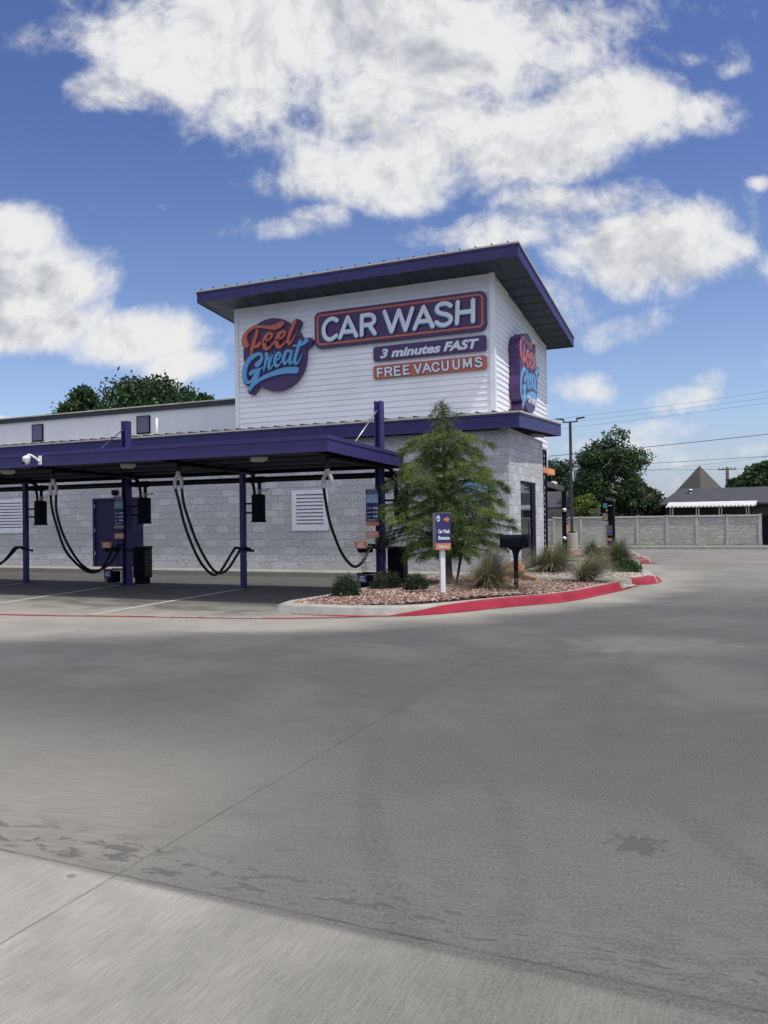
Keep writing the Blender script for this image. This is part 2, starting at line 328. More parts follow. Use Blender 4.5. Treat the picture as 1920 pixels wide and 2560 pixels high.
M['glass'] = m_glass()
def m_fence():
    m, T, p = newmat('precast_ledgestone'); oc = T.n('ShaderNodeTexCoord').outputs['Object']; x, y, z = T.sep(oc)
    v = T.comb(T.m('MULTIPLY', x, 1.0), T.m('MULTIPLY', z, 6.5), y)
    n = T.noise(v, 3.6, 6., .6, 1.2); n2 = T.noise(T.comb(T.m('MULTIPLY', x, 2.), T.m('MULTIPLY', z, 18.)), 2., 4.)
    h = T.m('ADD', T.sm(n, .40, .60), T.m('MULTIPLY', n2, .6)); bump(T, p, h, .8, .022)
    c = T.mix(T.sm(h, .3, 1.3), (.40, .385, .35), (.56, .54, .495)); setp(T, p, 'Base Color', c); p.inputs['Roughness'].default_value = .9
    return m
M['fence'] = m_fence()

# ------------------------------------------------------------------ mesh helpers
class MB:
    def __init__(s): s.v = []; s.f = []; s.m = []
    def add(s, vs, fs, mi=0):
        b = len(s.v); s.v += [tuple(v) for v in vs]; s.f += [tuple(b+i for i in f) for f in fs]; s.m += [mi]*len(fs); return s
    def box(s, a, b, mi=0):
        x0, y0, z0 = a; x1, y1, z1 = b
        return s.hexa([(x0,y0,z0),(x1,y0,z0),(x1,y1,z0),(x0,y1,z0),(x0,y0,z1),(x1,y0,z1),(x1,y1,z1),(x0,y1,z1)], mi)
    def hexa(s, v, mi=0):
        return s.add(v, [(3,2,1,0),(4,5,6,7),(0,1,5,4),(1,2,6,5),(2,3,7,6),(3,0,4,7)], mi)
    def bar(s, p, q, w, h=None, mi=0, up=(0, 0, 1)):
        p = Vector(p); q = Vector(q); h = h or w; d = (q-p).normalized(); up = Vector(up)
        if abs(d.dot(up)) > .98: up = Vector((0, 1, 0))
        a = d.cross(up).normalized()*(w/2); b = a.cross(d).normalized()*(h/2)
        return s.hexa([p-a-b, p+a-b, p+a+b, p-a+b, q-a-b, q+a-b, q+a+b, q-a+b], mi)
    def tube(s, pts, r, n=10, mi=0, cap=True):
        pts = [Vector(p) for p in pts]; rs = r if isinstance(r, (list, tuple)) else [r]*len(pts)
        b0 = len(s.v); prev = None
        for i, p in enumerate(pts):
            d = (pts[min(i+1, len(pts)-1)]-pts[max(i-1, 0)]).normalized()
            if prev is None:
                a = d.cross(Vector((0, 0, 1)));
                if a.length < .05: a = d.cross(Vector((1, 0, 0)))
            else: a = prev - d*prev.dot(d)
            a.normalize(); prev = a; c = d.cross(a)
            for k in range(n):
                t = 2*math.pi*k/n; s.v.append(tuple(p+(a*math.cos(t)+c*math.sin(t))*rs[i]))
        for i in range(len(pts)-1):
            for k in range(n):
                s.f.append((b0+i*n+k, b0+i*n+(k+1) % n, b0+(i+1)*n+(k+1) % n, b0+(i+1)*n+k)); s.m.append(mi)
        if cap:
            s.f.append(tuple(b0+k for k in range(n))[::-1]); s.m.append(mi)
            e = b0+(len(pts)-1)*n; s.f.append(tuple(e+k for k in range(n))); s.m.append(mi)
        return s
    def lathe(s, c, prof, n=24, mi=0, axis=None):
        """prof: list of (radius, height) around z through c"""
        b0 = len(s.v); c = Vector(c)
        for r, h in prof:
            for k in range(n):
                t = 2*math.pi*k/n; s.v.append((c.x+r*math.cos(t), c.y+r*math.sin(t), c.z+h))
        for i in range(len(prof)-1):
            for k in range(n):
                s.f.append((b0+i*n+k, b0+i*n+(k+1) % n, b0+(i+1)*n+(k+1) % n, b0+(i+1)*n+k)); s.m.append(mi)
        s.f.append(tuple(b0+k for k in range(n))[::-1]); s.m.append(mi)
        e = b0+(len(prof)-1)*n; s.f.append(tuple(e+k for k in range(n))); s.m.append(mi)
        return s
    def poly(s, pts, mi=0):
        return s.add(pts, [tuple(range(len(pts)))], mi)
    def build(s, name, mats, parent=None, smooth=False, bevel=0., loc=None):
        me = bpy.data.meshes.new(name); v = s.v
        if loc is not None: v = [(a-loc[0], b-loc[1], c-loc[2]) for a, b, c in v]
        me.from_pydata(v, [], s.f)
        for k in (mats if isinstance(mats, (list, tuple)) else [mats]): me.materials.append(M[k] if isinstance(k, str) else k)
        me.polygons.foreach_set('material_index', s.m)
        if smooth: me.polygons.foreach_set('use_smooth', [True]*len(s.f))
        me.update(); o = bpy.data.objects.new(name, me); COL.objects.link(o)
        if loc is not None: o.location = loc
        if bevel:
            bv = o.modifiers.new('bevel', 'BEVEL'); bv.width = bevel; bv.segments = 2; bv.limit_method = 'ANGLE'; bv.angle_limit = R_(40)
        if parent is not None: att(o, parent)
        return o
def att(o, parent):
    o.parent = parent; o.matrix_parent_inverse = Matrix.Translation(-wl(parent))
def wl(o):
    t = Vector(o.location)
    if o.parent: t = t - (-Vector(o.matrix_parent_inverse.translation)) + wl(o.parent)
    return t
def tag(o, label=None, cat=None, group=None, kind=None):
    if label: o['label'] = label
    if cat: o['category'] = cat
    if group: o['group'] = group
    if kind: o['kind'] = kind
    return o
def thing(name, label, cat, loc, group=None):
    o = bpy.data.objects.new(name, None); COL.objects.link(o); o.location = loc; o.empty_display_size = .2
    return tag(o, label, cat, group)
def copy_tree(o, delta, label, group=None):
    r = o.copy(); COL.objects.link(r); r.location = Vector(o.location)+Vector(delta)
    def rec(a, b):
        for ch in [q for q in list(bpy.data.objects) if q.parent == a]:
            c = ch.copy(); COL.objects.link(c); c.parent = b; rec(ch, c)
    rec(o, r)
    r['label'] = label
    if group: r['group'] = group
    return r
def fast(name, V, F, mats, mi=None, parent=None, smooth=False):
    """numpy mesh: V (n,3), F (m,k)"""
    me = bpy.data.meshes.new(name); n = len(V); m_, k = F.shape
    me.vertices.add(n); me.vertices.foreach_set('co', np.asarray(V, np.float32).ravel())
    me.loops.add(m_*k); me.loops.foreach_set('vertex_index', F.astype(np.int32).ravel())
    me.polygons.add(m_); me.polygons.foreach_set('loop_start', np.arange(m_, dtype=np.int32)*k)
    me.polygons.foreach_set('loop_total', np.full(m_, k, np.int32))
    for q in mats: me.materials.append(M[q])
    if mi is not None: me.polygons.foreach_set('material_index', mi.astype(np.int32))
    if smooth: me.polygons.foreach_set('use_smooth', np.ones(m_, bool))
    me.update(calc_edges=True); me.validate()
    o = bpy.data.objects.new(name, me); COL.objects.link(o)
    if parent is not None: att(o, parent)
    return o
def cat_rom(P, n=6):
    P = [np.array(p, float) for p in P]; P = [2*P[0]-P[1]]+P+[2*P[-1]-P[-2]]; out = []
    for i in range(1, len(P)-2):
        for k in range(n):
            t = k/n; a, b, c, d = P[i-1:i+3]
            out.append(.5*((2*b)+(-a+c)*t+(2*a-5*b+4*c-d)*t*t+(-a+3*b-3*c+d)*t**3))
    out.append(P[-2]); return out

# ------------------------------------------------------------------ lettering
class Flat:
    """collects flat shapes in a local (x, z) chart, extruded towards depth d"""
    def __init__(s, frame): s.mb = MB(); s.fr = frame; s.k = 0
    def ribbon(s, pts, d0, d1, n=6, roundcap=True, grow=0., straight=False, mi=0):
        s.k += 1; d1 = d1 + (s.k % 9)*.0007
        P = [np.array(p, float) for p in pts] if straight else cat_rom(pts, n)
        L = []; Rr = []
        for i, p in enumerate(P):
            t = P[min(i+1, len(P)-1)][:2]-P[max(i-1, 0)][:2]; t /= (np.linalg.norm(t)+1e-9); nn = np.array([-t[1], t[0]]); h = max(p[2], 0)/2+grow
            L.append(p[:2]+nn*h); Rr.append(p[:2]-nn*h)
        def arc(c, a, h, rev):
            o = []
            for k in range(1, 6):
                th = math.pi*k/6; o.append(c+np.array([math.cos(a+(th if not rev else th)), math.sin(a+th)])*h)
            return o
        e = []
        if roundcap:
            t = P[-1][:2]-P[-2][:2]; a = math.atan2(t[1], t[0]); h = P[-1][2]/2+grow
            end = arc(P[-1][:2], a-math.pi/2, h, 0)
            t = P[1][:2]-P[0][:2]; a = math.atan2(t[1], t[0]); h = P[0][2]/2+grow
            beg = arc(P[0][:2], a+math.pi/2, h, 0)
        else: end = []; beg = []
        outl = Rr+end+L[::-1]+beg; N = len(outl)
        V = [s.fr(q[0], q[1], d1) for q in outl]+[s.fr(q[0], q[1], d0) for q in outl]
        F = []
        m = len(Rr)
        for i in range(m-1):
            F.append((i, i+1, N-len(beg)-2-i, N-len(beg)-1-i))
        if end: F.append(tuple(range(m-1, m+len(end)+1)))
        if beg: F.append(tuple([N-len(beg)-1]+list(range(N-len(beg), N))+[0]))
        for i in range(N): F.append((i, (i+1) % N, N+(i+1) % N, N+i))
        s.mb.add(V, F, mi); return s
    def poly(s, pts, d0, d1, mi=0):
        s.k += 1; d1 = d1+(s.k % 9)*.0007; N = len(pts)
        s.mb.add([s.fr(q[0], q[1], d1) for q in pts]+[s.fr(q[0], q[1], d0) for q in pts], [tuple(range(N))]+[(i, (i+1) % N, N+(i+1) % N, N+i) for i in range(N)], mi); return s
    def rrect(s, x0, z0, x1, z1, r, d0, d1, mi=0):
        p = []
        for cx, cz, a0 in ((x1-r, z1-r, 0), (x0+r, z1-r, 90), (x0+r, z0+r, 180), (x1-r, z0+r, 270)):
            for k in range(7): a = R_(a0+15*k); p.append((cx+r*math.cos(a), cz+r*math.sin(a)))
        return s.poly(p, d0, d1, mi)
    def ring(s, x0, z0, x1, z1, r, wd, d0, d1):
        o = []; i_ = []
        for cx, cz, a0 in ((x1-r, z1-r, 0), (x0+r, z1-r, 90), (x0+r, z0+r, 180), (x1-r, z0+r, 270)):
            for k in range(7):
                a = R_(a0+15*k); o.append((cx+r*math.cos(a), cz+r*math.sin(a))); i_.append((cx+(r-wd)*math.cos(a), cz+(r-wd)*math.sin(a)))
        N = len(o); V = [s.fr(*q, d1) for q in o]+[s.fr(*q, d1) for q in i_]+[s.fr(*q, d0) for q in o]+[s.fr(*q, d0) for q in i_]; F = []
        for i in range(N):
            j = (i+1) % N; F += [(i, j, N+j, N+i), (i, j, 2*N+j, 2*N+i), (N+i, N+j, 3*N+j, 3*N+i)]
        s.mb.add(V, F); return s
def font_mesh(txt, size, offset=0., shear=0., extrude=.004, spacing=1., align='CENTER', line=1.):
    c = bpy.data.curves.new('lettering', 'FONT'); c.body = txt; c.size = size; c.offset = offset; c.shear = shear; c.extrude = extrude
    c.align_x = align; c.align_y = 'CENTER'; c.space_character = spacing; c.space_line = line; c.resolution_u = 3
    o = bpy.data.objects.new('lettering', c); COL.objects.link(o); bpy.context.view_layer.update()
    dg = bpy.context.evaluated_depsgraph_get(); me = bpy.data.meshes.new_from_object(o.evaluated_get(dg))
    bpy.data.objects.remove(o, do_unlink=True); return me
def text_part(txt, size, origin, ex, ez, mat, parent, name='lettering', fit=None, offset=0., shear=0., extrude=.003, spacing=1., line=1.):
    """flat lettering; ex = reading direction, ez = up; fit=(w,h) scales to size"""
    me = font_mesh(txt, size, offset, shear, extrude, spacing, 'CENTER', line)
    n = len(me.vertices); co = np.empty(n*3, np.float32); me.vertices.foreach_get('co', co); co = co.reshape(-1, 3)
    if fit:
        lo = co.min(0); hi = co.max(0); co[:, :2] -= (lo[:2]+hi[:2])/2
        co[:, 0] *= fit[0]/(hi[0]-lo[0]); co[:, 1] *= fit[1]/(hi[1]-lo[1])
    ex = Vector(ex).normalized(); ez = Vector(ez).normalized(); en = ex.cross(ez)
    A = np.array([ex, ez, en]); co = co@A; me.vertices.foreach_set('co', co.ravel().astype(np.float32)); me.materials.clear(); me.materials.append(M[mat]); me.update()
    o = bpy.data.objects.new(name, me); COL.objects.link(o); o.location = origin
    if parent is not None: att(o, parent)
    return o

# ------------------------------------------------------------------ ground, drive, kerbs
mb = MB(); mb.poly([(-700,-700,-.03),(700,-700,-.03),(700,900,-.03),(-700,900,-.03)]); tag(mb.build('ground', 'dirt'), kind='structure')
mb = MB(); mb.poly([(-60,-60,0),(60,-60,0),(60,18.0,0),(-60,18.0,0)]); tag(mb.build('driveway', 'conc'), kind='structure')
# sidewalk along the block wall
mb = MB(); mb.box((-60, -.85, -.02), (-1.0, .05, .14)); tag(mb.build('sidewalk', 'walk', bevel=.02), kind='structure')
# far kerb and verge
mb = MB(); mb.box((-60, 18.0, -.02), (60, 18.35, .14)); tag(mb.build('far_kerb', 'kerb', bevel=.03), kind='structure')
mb = MB(); mb.box((-60, 18.35, -.02), (60, 60, .13)); tag(mb.build('verge', 'grass'), kind='structure')

def kerb_path(pts, n=8, closed=False):
    if n == 0: return [np.array(p[:2], float) for p in pts]
    return [q for q in cat_rom([p[:2] for p in pts], n)]
def offs(P, d, closed=False):
    out = []; N = len(P)
    for i, p in enumerate(P):
        a = P[(i-1) % N] if (closed or i > 0) else P[i]; b = P[(i+1) % N] if (closed or i < N-1) else P[i]
        t = b-a; t = t/(np.linalg.norm(t)+1e-9); out.append(p+np.array([-t[1], t[0]])*d)
    return out
def kerb(name, P, prof, mat, closed=False):
    """sweep profile [(offset to the left of travel, z)]"""
    mb = MB(); N = len(P); rows = [[(q[0], q[1], z) for q in offs(P, d, closed)] for d, z in prof]
    V = [v for r in rows for v in r]; F = []
    for k in range(len(prof)-1):
        for i in range(N if closed else N-1): F.append((k*N+i, k*N+(i+1) % N, (k+1)*N+(i+1) % N, (k+1)*N+i))
    mb.add(V, F); return tag(mb.build(name, mat, smooth=False), kind='structure')
KP = [(0,-.02),(.012,.02),(.05,.115),(.075,.135),(.22,.14),(.235,.10)]
# island 1: counter-clockwise, building side to the left of travel
i1 = [at(687,1531,Z=0), at(800,1537,Z=0), at(923,1540,Z=0), at(1036,1538,Z=0), at(1140,1530,Z=0), at(1255,1518,Z=0), at(1412,1503,Z=0), at(1500,1486,Z=0), at(1563,1472,Z=0)]
o1 = kerb_path(i1, 7)
back1 = [np.array(q) for q in ((2.2,-1.75),(1.35,-1.45),(.45,-1.1),(-.95,-.86),(-1.55,-1.0),(-1.75,-1.5),(-1.80,-4.2),(-1.82,-6.4),(-1.95,-7.3))]
loop1 = o1+back1
kerb('island_kerb', loop1, KP, 'kerb', True)
def strip_paint(name, P, prof, mat, r0, r1):
    """paint following the kerb section; r0/r1 = painted share at start and end"""
    mb = MB(); N = len(P); V = []; F = []
    for i in range(N):
        t = P[min(i+1, N-1)]-P[max(i-1, 0)]; t = t/np.linalg.norm(t); nn = np.array([-t[1], t[0]]); s_ = i/(N-1); q = r0+(r1-r0)*min(1, s_*1.5)
        for e_ in range(17):
            dd = prof[0][0]+(prof[-1][0]-prof[0][0])*q*e_/16; zz = np.interp(dd, [-9, -.001]+[a for a, _ in KP], [0, 0]+[b for _, b in KP])
            V.append((P[i][0]+nn[0]*dd, P[i][1]+nn[1]*dd, zz+.008))
    K = 17
    for i in range(N-1):
        for k in range(K-1): F.append((i*K+k, (i+1)*K+k, (i+1)*K+k+1, i*K+k+1))
    mb.add(V, F); return tag(mb.build(name, mat), kind='structure')
st = next(i for i, q in enumerate(o1) if q[0] > -1.5)
strip_paint('red_kerb_paint', o1[st:], [(-.09,0.),(-.004,.0),(.008,.02),(.046,.115),(.072,.138),(.15,.142)], 'redpaint', .12, .82)
# red line across the parking bays
rl = [at(x, y, Z=0) for x, y in ((-700,1515),(0,1536.5),(300,1541),(640,1546),(850,1544),(960,1540))]
P = [np.array(q[:2]) for q in rl]; P = cat_rom(P, 6)
kerb('red_fire_lane_line', P, [(-.06,.004),(.06,.004)], 'redworn')
def ground_text(txt, px, h):
    p = at(px, np.interp(px, [0,300,640], [1536.5,1541,1546]), Z=0); q = at(px+60, np.interp(px+60, [0,300,640,900], [1536.5,1541,1546,1543]), Z=0)
    ex = (q-p).normalized(); ez = Vector((-ex.y, ex.x, 0))
    t = text_part(txt, h, (p.x, p.y, .0085), ex, ez, 'whitepaint', None, 'fire_lane_lettering', extrude=.0005, offset=.004)
    tag(t, kind='structure')
ground_text('FIRE LANE', 441, .15); ground_text('NO PARKING', 585, .15)
# bay lines
for a, b in (((613,1471),(222,1538)), ((300,1463),(-220,1541)), ((60,1457),(-500,1531))):
    p = at(*a, Z=0); q = at(*b, Z=0); mb = MB(); d = (q-p).normalized(); nn = Vector((-d.y, d.x, 0))*.05
    mb.poly([p-nn+Vector((0,0,.004)), q-nn+Vector((0,0,.004)), q+nn+Vector((0,0,.004)), p+nn+Vector((0,0,.004))]); tag(mb.build('bay_line', 'whitepaint'), kind='structure')
# island 2 (white pebbles)
g = lambda x, y, z=0: np.array(at(x, y, Z=z)[:2])
i2 = [np.array(q) for q in ((.02,-.35),(.8,-.95),(1.85,-1.35),(2.75,-1.45),(3.22,-1.15),(3.40,-.45),(3.30,.5),(3.0,2.2),(2.6,3.6),(2.2,4.6),(1.2,5.0),(.02,5.0))]
i2o = cat_rom(i2, 5)
kerb('second_island_kerb', i2o, KP, 'kerb', True)
a = next(i for i, q in enumerate(i2o) if q[0] > 3.05); b = next(i for i, q in enumerate(i2o) if q[1] > 2.6)
strip_paint('red_tip_paint', i2o[a-1:a+8], [(-.06,0.),(-.004,.0),(.008,.02),(.046,.115),(.072,.138),(.21,.143)], 'redpaint', 1., 1.)
kerb('red_flush_line', i2o[a+7:b+3], [(-.09,.004),(-.01,.004)], 'redworn')
link = [o1[-1], g(1600,1462), g(1622,1457), i2o[a-1]]
kerb('red_flush_link', [np.array(q) for q in link], [(-.06,.004),(.06,.004)], 'redpaint')
# island 3 with the menu post
i3 = [np.array(q) for q in ((-1.2,6.6),(.6,6.6),(1.9,6.5),(2.45,6.7),(2.62,7.4),(2.5,8.4),(2.2,9.6),(1.2,14.6),(0.,15.2),(-2.6,15.0))]
i3o = cat_rom(i3, 5); kerb('third_island_kerb', i3o, KP, 'kerb', True)
a3 = next(i for i, q in enumerate(i3o) if q[0] > 2.3)
strip_paint('red_far_tip_paint', i3o[a3:a3+6], [(-.25,0.),(-.004,.0),(.008,.02),(.046,.115),(.072,.138),(.21,.143)], 'redpaint', 1., 1.)
# gutter strip with diagonal grooves between the two islands
mb = MB(); mb.poly([(.4,-1.1,.008),(1.4,-1.47,.008),(2.25,-1.8,.008),(2.8,-2.05,.008),(3.25,-1.25,.008),(2.75,-1.45,.008),(1.85,-1.35,.008),(.8,-.95,.008)]); tag(mb.build('drain_apron', 'kerb'), kind='structure')
mb = MB()
for k in range(15):
    x0 = .75+k*.15; y0 = np.interp(x0, [.4,1.4,2.25,2.8], [-1.1,-1.47,-1.8,-2.05]); y1 = np.interp(x0+.16, [.8,1.85,2.75,3.3], [-.95,-1.35,-1.45,-1.3])
    mb.bar((x0, y0, .012), (x0+.16, y1, .012), .03, .012)
tag(mb.build('apron_grooves', 'white'), kind='structure')

# gravel
def inside(P, x, y):
    P = np.array(P); c = np.zeros(len(x), bool); j = len(P)-1
    for i in range(len(P)):
        xi, yi = P[i][:2]; xj, yj = P[j][:2]
        k = ((yi > y) != (yj > y)) & (x < (xj-xi)*(y-yi)/(yj-yi+1e-12)+xi); c ^= k; j = i
    return c
_t = (1+5**.5)/2
ICO = np.array([(-1,_t,0),(1,_t,0),(-1,-_t,0),(1,-_t,0),(0,-1,_t),(0,1,_t),(0,-1,-_t),(0,1,-_t),(_t,0,-1),(_t,0,1),(-_t,0,-1),(-_t,0,1)])/1.9
ICF = np.array([(0,11,5),(0,5,1),(0,1,7),(0,7,10),(0,10,11),(1,5,9),(5,11,4),(11,10,2),(10,7,6),(7,1,8),(3,9,4),(3,4,2),(3,2,6),(3,6,8),(3,8,9),(4,9,5),(2,4,11),(6,2,10),(8,6,7),(9,8,1)])
def pebbles(name, loop, n, size, mats, z0, label, mound=0.):
    P = np.array([q[:2] for q in loop]); lo = P.min(0); hi = P.max(0)
    x = nrs.uniform(lo[0], hi[0], n*3); y = nrs.uniform(lo[1], hi[1], n*3); k = inside(P, x, y); x = x[k][:n]; y = y[k][:n]; n = len(x)
    c = P.mean(0); z = z0+nrs.uniform(-.012, .018, n)+mound*np.exp(-((x-c[0])**2/2.+(y-c[1])**2/7.))
    a = nrs.uniform(0, 2*math.pi, n); sc = size*nrs.uniform(.55, 1.35, (n, 1))*np.stack([nrs.uniform(.8, 1.4, n), nrs.uniform(.7, 1.1, n), nrs.uniform(.45, .8, n)], 1)
    V = ICO[None]*sc[:, None]*nrs.uniform(.8, 1.2, (n, 12, 1)); ca = np.cos(a)[:, None]; sa = np.sin(a)[:, None]
    V = np.stack([V[..., 0]*ca-V[..., 1]*sa+x[:, None], V[..., 0]*sa+V[..., 1]*ca+y[:, None], V[..., 2]+z[:, None]], -1)
    F = (ICF[None]+(np.arange(n)*12)[:, None, None]).reshape(-1, 3)
    return tag(fast(name, V.reshape(-1, 3), F, mats, np.repeat(nrs.randint(0, len(mats), n), 20)), label, 'gravel', kind='stuff')
inn1 = offs(loop1, .225, True); inn2 = offs(i2o, .225, True); inn3 = offs(i3o, .225, True)
for nm, L in (('bed_soil', inn1), ('second_bed_soil', inn2), ('third_bed_soil', inn3)):
    mb = MB(); mb.poly([(q[0], q[1], .10) for q in L]); tag(mb.build(nm, 'soil'), kind='structure')
pebbles('pink_gravel', inn1, 24000, .024, ['pb%d' % i for i in range(6)], .115, 'loose pink and brown gravel filling the bed behind the red kerb', .075)
pebbles('white_gravel', inn2, 9000, .036, ['wp%d' % i for i in range(4)], .12, 'pale cream river pebbles filling the island beside the glass door')
pebbles('far_gravel', inn3, 5000, .045, ['wp3', 'pb1', 'pb4', 'pb0'], .12, 'reddish gravel on the island round the menu post')

# ------------------------------------------------------------------ the building
B = thing('car_wash_building', 'white block car wash with siding tower, purple roof edges and dark slanted roof soffit', 'building', (-8, .3, 0))
def wall_rects(mb, axis, c0, c1, lo, hi, z0, z1, holes):
    """box wall with rectangular holes (a0,a1,b0,b1); axis 'x' runs along X between Y=c0..c1"""
    xs = sorted({lo, hi}|{h[0] for h in holes}|{h[1] for h in holes}); zs = sorted({z0, z1}|{h[2] for h in holes}|{h[3] for h in holes})
    for i in range(len(xs)-1):
        for j in range(len(zs)-1):
            xm = (xs[i]+xs[i+1])/2; zm = (zs[j]+zs[j+1])/2
            if any(h[0] < xm < h[1] and h[2] < zm < h[3] for h in holes): continue
            if axis == 'x': mb.box((xs[i], c0, zs[j]), (xs[i+1], c1, zs[j+1]))
            else: mb.box((c0, xs[i], zs[j]), (c1, xs[i+1], zs[j+1]))
mb = MB()
LV1 = (-6.0, -4.99, 1.24, 2.24); LV2 = (-17.4, -15.98, 1.24, 2.24)
DR = (-13.08, -11.21, .14, 2.19)
wall_rects(mb, 'x', 0., .2, -24, -.2, .0, 3.62, [LV1, LV2, DR])
wall_rects(mb, 'y', -.2, 0., 0., 3.92, .0, 3.66, [(1.16, 2.93, .10, 2.42)])
mb.box((-.6, 3.72, 0), (-.2, 3.92, 3.7))
blockwall = mb.build('block_wall', 'block', B)
# glass door on the side
gd = MB(); gd.box((-.12, 1.16, .10), (-.015, 1.22, 2.42)); gd.box((-.12, 2.50, .10), (-.015, 2.93, 2.42)); gd.box((-.12, 1.22, 2.34), (-.015, 2.50, 2.42)); gd.box((-.12, 1.22, .10), (-.015, 2.50, .16))
gd.box((-.62,1.1,.05),(-.2,3.0,2.5))
D = gd.build('glass_door', 'dark', B, bevel=.004)
mb = MB(); mb.box((-.05, 1.22, .16), (-.04, 2.50, 2.34)); mb.build('pane', 'glass', D)
mb = MB(); mb.bar((.01, 2.40, .95), (.01, 2.40, 1.35), .02); mb.build('door_handle', 'dark', D)
# purple steel double door
mb = MB(); mb.box((-13.08, .04, .14), (-12.16, .09, 2.19)); mb.box((-12.14, .04, .14), (-11.21, .09, 2.19)); mb.box((-12.16,.06,.14),(-12.14,.09,2.19)); pdoor = mb.build('steel_door', 'door', B, bevel=.004)
mb = MB(); mb.box((-13.12, -.012, .14), (-13.05, .04, 2.24)); mb.box((-11.24, -.012, .14), (-11.17, .04, 2.24)); mb.box((-13.05, -.012, 2.17), (-11.24, .04, 2.24)); mb.build('door_frame', 'door', pdoor)
for z in (.5, 1.2, 1.95): mb = MB(); mb.tube([(-13.03, -.02, z), (-13.03, -.02, z+.11)], .012, 8); mb.build('hinge', 'steel', pdoor)
def louver(L, nm='louver_vent'):
    x0, x1, z0, z1 = L; mb = MB()
    fx = .09
    mb.box((x0-.05, -.03, z0-.05), (x0+fx, .03, z1+.05)); mb.box((x1-fx, -.03, z0-.05), (x1+.05, .03, z1+.05))
    mb.box((x0+fx, -.03, z1-.06), (x1-fx, .03, z1+.05)); mb.box((x0+fx, -.03, z0-.05), (x1-fx, .03, z0+.06))
    o = mb.build(nm, 'trim', B, bevel=.003); s = MB(); n = 9
    for k in range(n):
        z = z0+.06+(z1-z0-.12)*k/n; h = (z1-z0-.12)/n
        s.hexa([(x0+fx,-.02,z),(x1-fx,-.02,z),(x1-fx,.07,z+h*.95),(x0+fx,.07,z+h*.95),(x0+fx,-.02,z+h*.45),(x1-fx,-.02,z+h*.45),(x1-fx,.08,z+h*1.05),(x0+fx,.08,z+h*1.05)])
    s.build('louver_slats', 'trim', o); d = MB(); d.box((x0, .12, z0), (x1, .14, z1)); d.build('louver_back', 'dark', o)
louver(LV1); louver(LV2)
# poster frame by the corner, behind the tree
fr = MB(); fr.box((-1.30, -.05, 1.22), (-.47, 0, 2.42)); pf = fr.build('poster_frame', 'dark', B, bevel=.01)
mb = MB(); mb.box((-1.24, -.056, 1.9), (-.53, -.05, 2.36)); mb.build('poster', 'bluepr', pf)
mb = MB(); mb.box((-1.24, -.056, 1.28), (-.53, -.05, 1.86)); mb.build('poster', 'purple', pf)
text_part('WASH', .14, (-.88, -.060, 2.12), (1,0,0), (0,0,1), 'white', pf, fit=(.5, .14))
text_part('CLUB', .14, (-.88, -.060, 1.56), (1,0,0), (0,0,1), 'white', pf, fit=(.5, .14))
# hose box on the wall
p0 = at(1212,1379,Y=0); p1 = at(1228,1400,Y=0)
mb = MB(); mb.box((p0.x, -.09, p1.z), (p1.x, 0, p0.z)); mb.build('electrical_box', 'greyplastic', B, bevel=.01)
# tower
TX0, TX1, TY0, TY1 = -8.26, -.50, .64, 6.9
RS = -.097
rb = lambda y: 7.735+RS*(y+.2)         # roof underside height
core = MB(); core.add([(TX0+.02,TY0+.02,3.5),(TX1-.02,TY0+.02,3.5),(TX1-.02,TY1,3.5),(TX0+.02,TY1,3.5),(TX0+.02,TY0+.02,rb(TY0)+.05),(TX1-.02,TY0+.02,rb(TY0)+.05),(TX1-.02,TY1,rb(TY1)+.05),(TX0+.02,TY1,rb(TY1)+.05)],
   [(3,2,1,0),(4,5,6,7),(0,1,5,4),(1,2,6,5),(2,3,7,6),(3,0,4,7)])
core.box((TX0+.02, 3.95, 0), (TX1-.02, 6.9, 3.5))
tower = core.build('tower_wall', 'siding', B)
sd = MB(); e = .152; z = 3.4; k = 0
while z < 7.7:
    z1 = min(z+e, rb(TY0)+.03)
    sd.hexa([(TX0+.13,TY0-.024,z),(TX1-.10,TY0-.024,z),(TX1-.10,TY0+.03,z),(TX0+.13,TY0+.03,z),(TX0+.13,TY0-.004,z1),(TX1-.10,TY0-.004,z1),(TX1-.10,TY0+.03,z1),(TX0+.13,TY0+.03,z1)])
    y1 = min(TY1-.06, (z-7.735)/RS-.2 if z > rb(TY1) else 99)
    if y1 > TY0+.2:
        sd.hexa([(TX1-.03,TY0+.06,z),(TX1+.024,TY0+.06,z),(TX1+.024,y1,z),(TX1-.03,y1,z),(TX1-.03,TY0+.06,z+e),(TX1+.004,TY0+.06,z+e),(TX1+.004,y1,z+e),(TX1-.03,y1,z+e)])
    z += e
sd.build('lap_siding', 'siding', tower)
mb = MB()
for a_, b_ in (((TX1-.10, TY0-.042, 3.4), (TX1+.040, TY0+.08, rb(TY0)+.05)), ((TX0, TY0-.042, 3.4), (TX0+.13, TY0+.1, rb(TY0)+.05)), ((TX1-.05, TY1-.06, 3.4), (TX1+.04, TY1+.02, rb(TY1)+.03))):
    mb = MB(); mb.box(a_, b_); mb.build('corner_trim', 'trim', tower, bevel=.004)
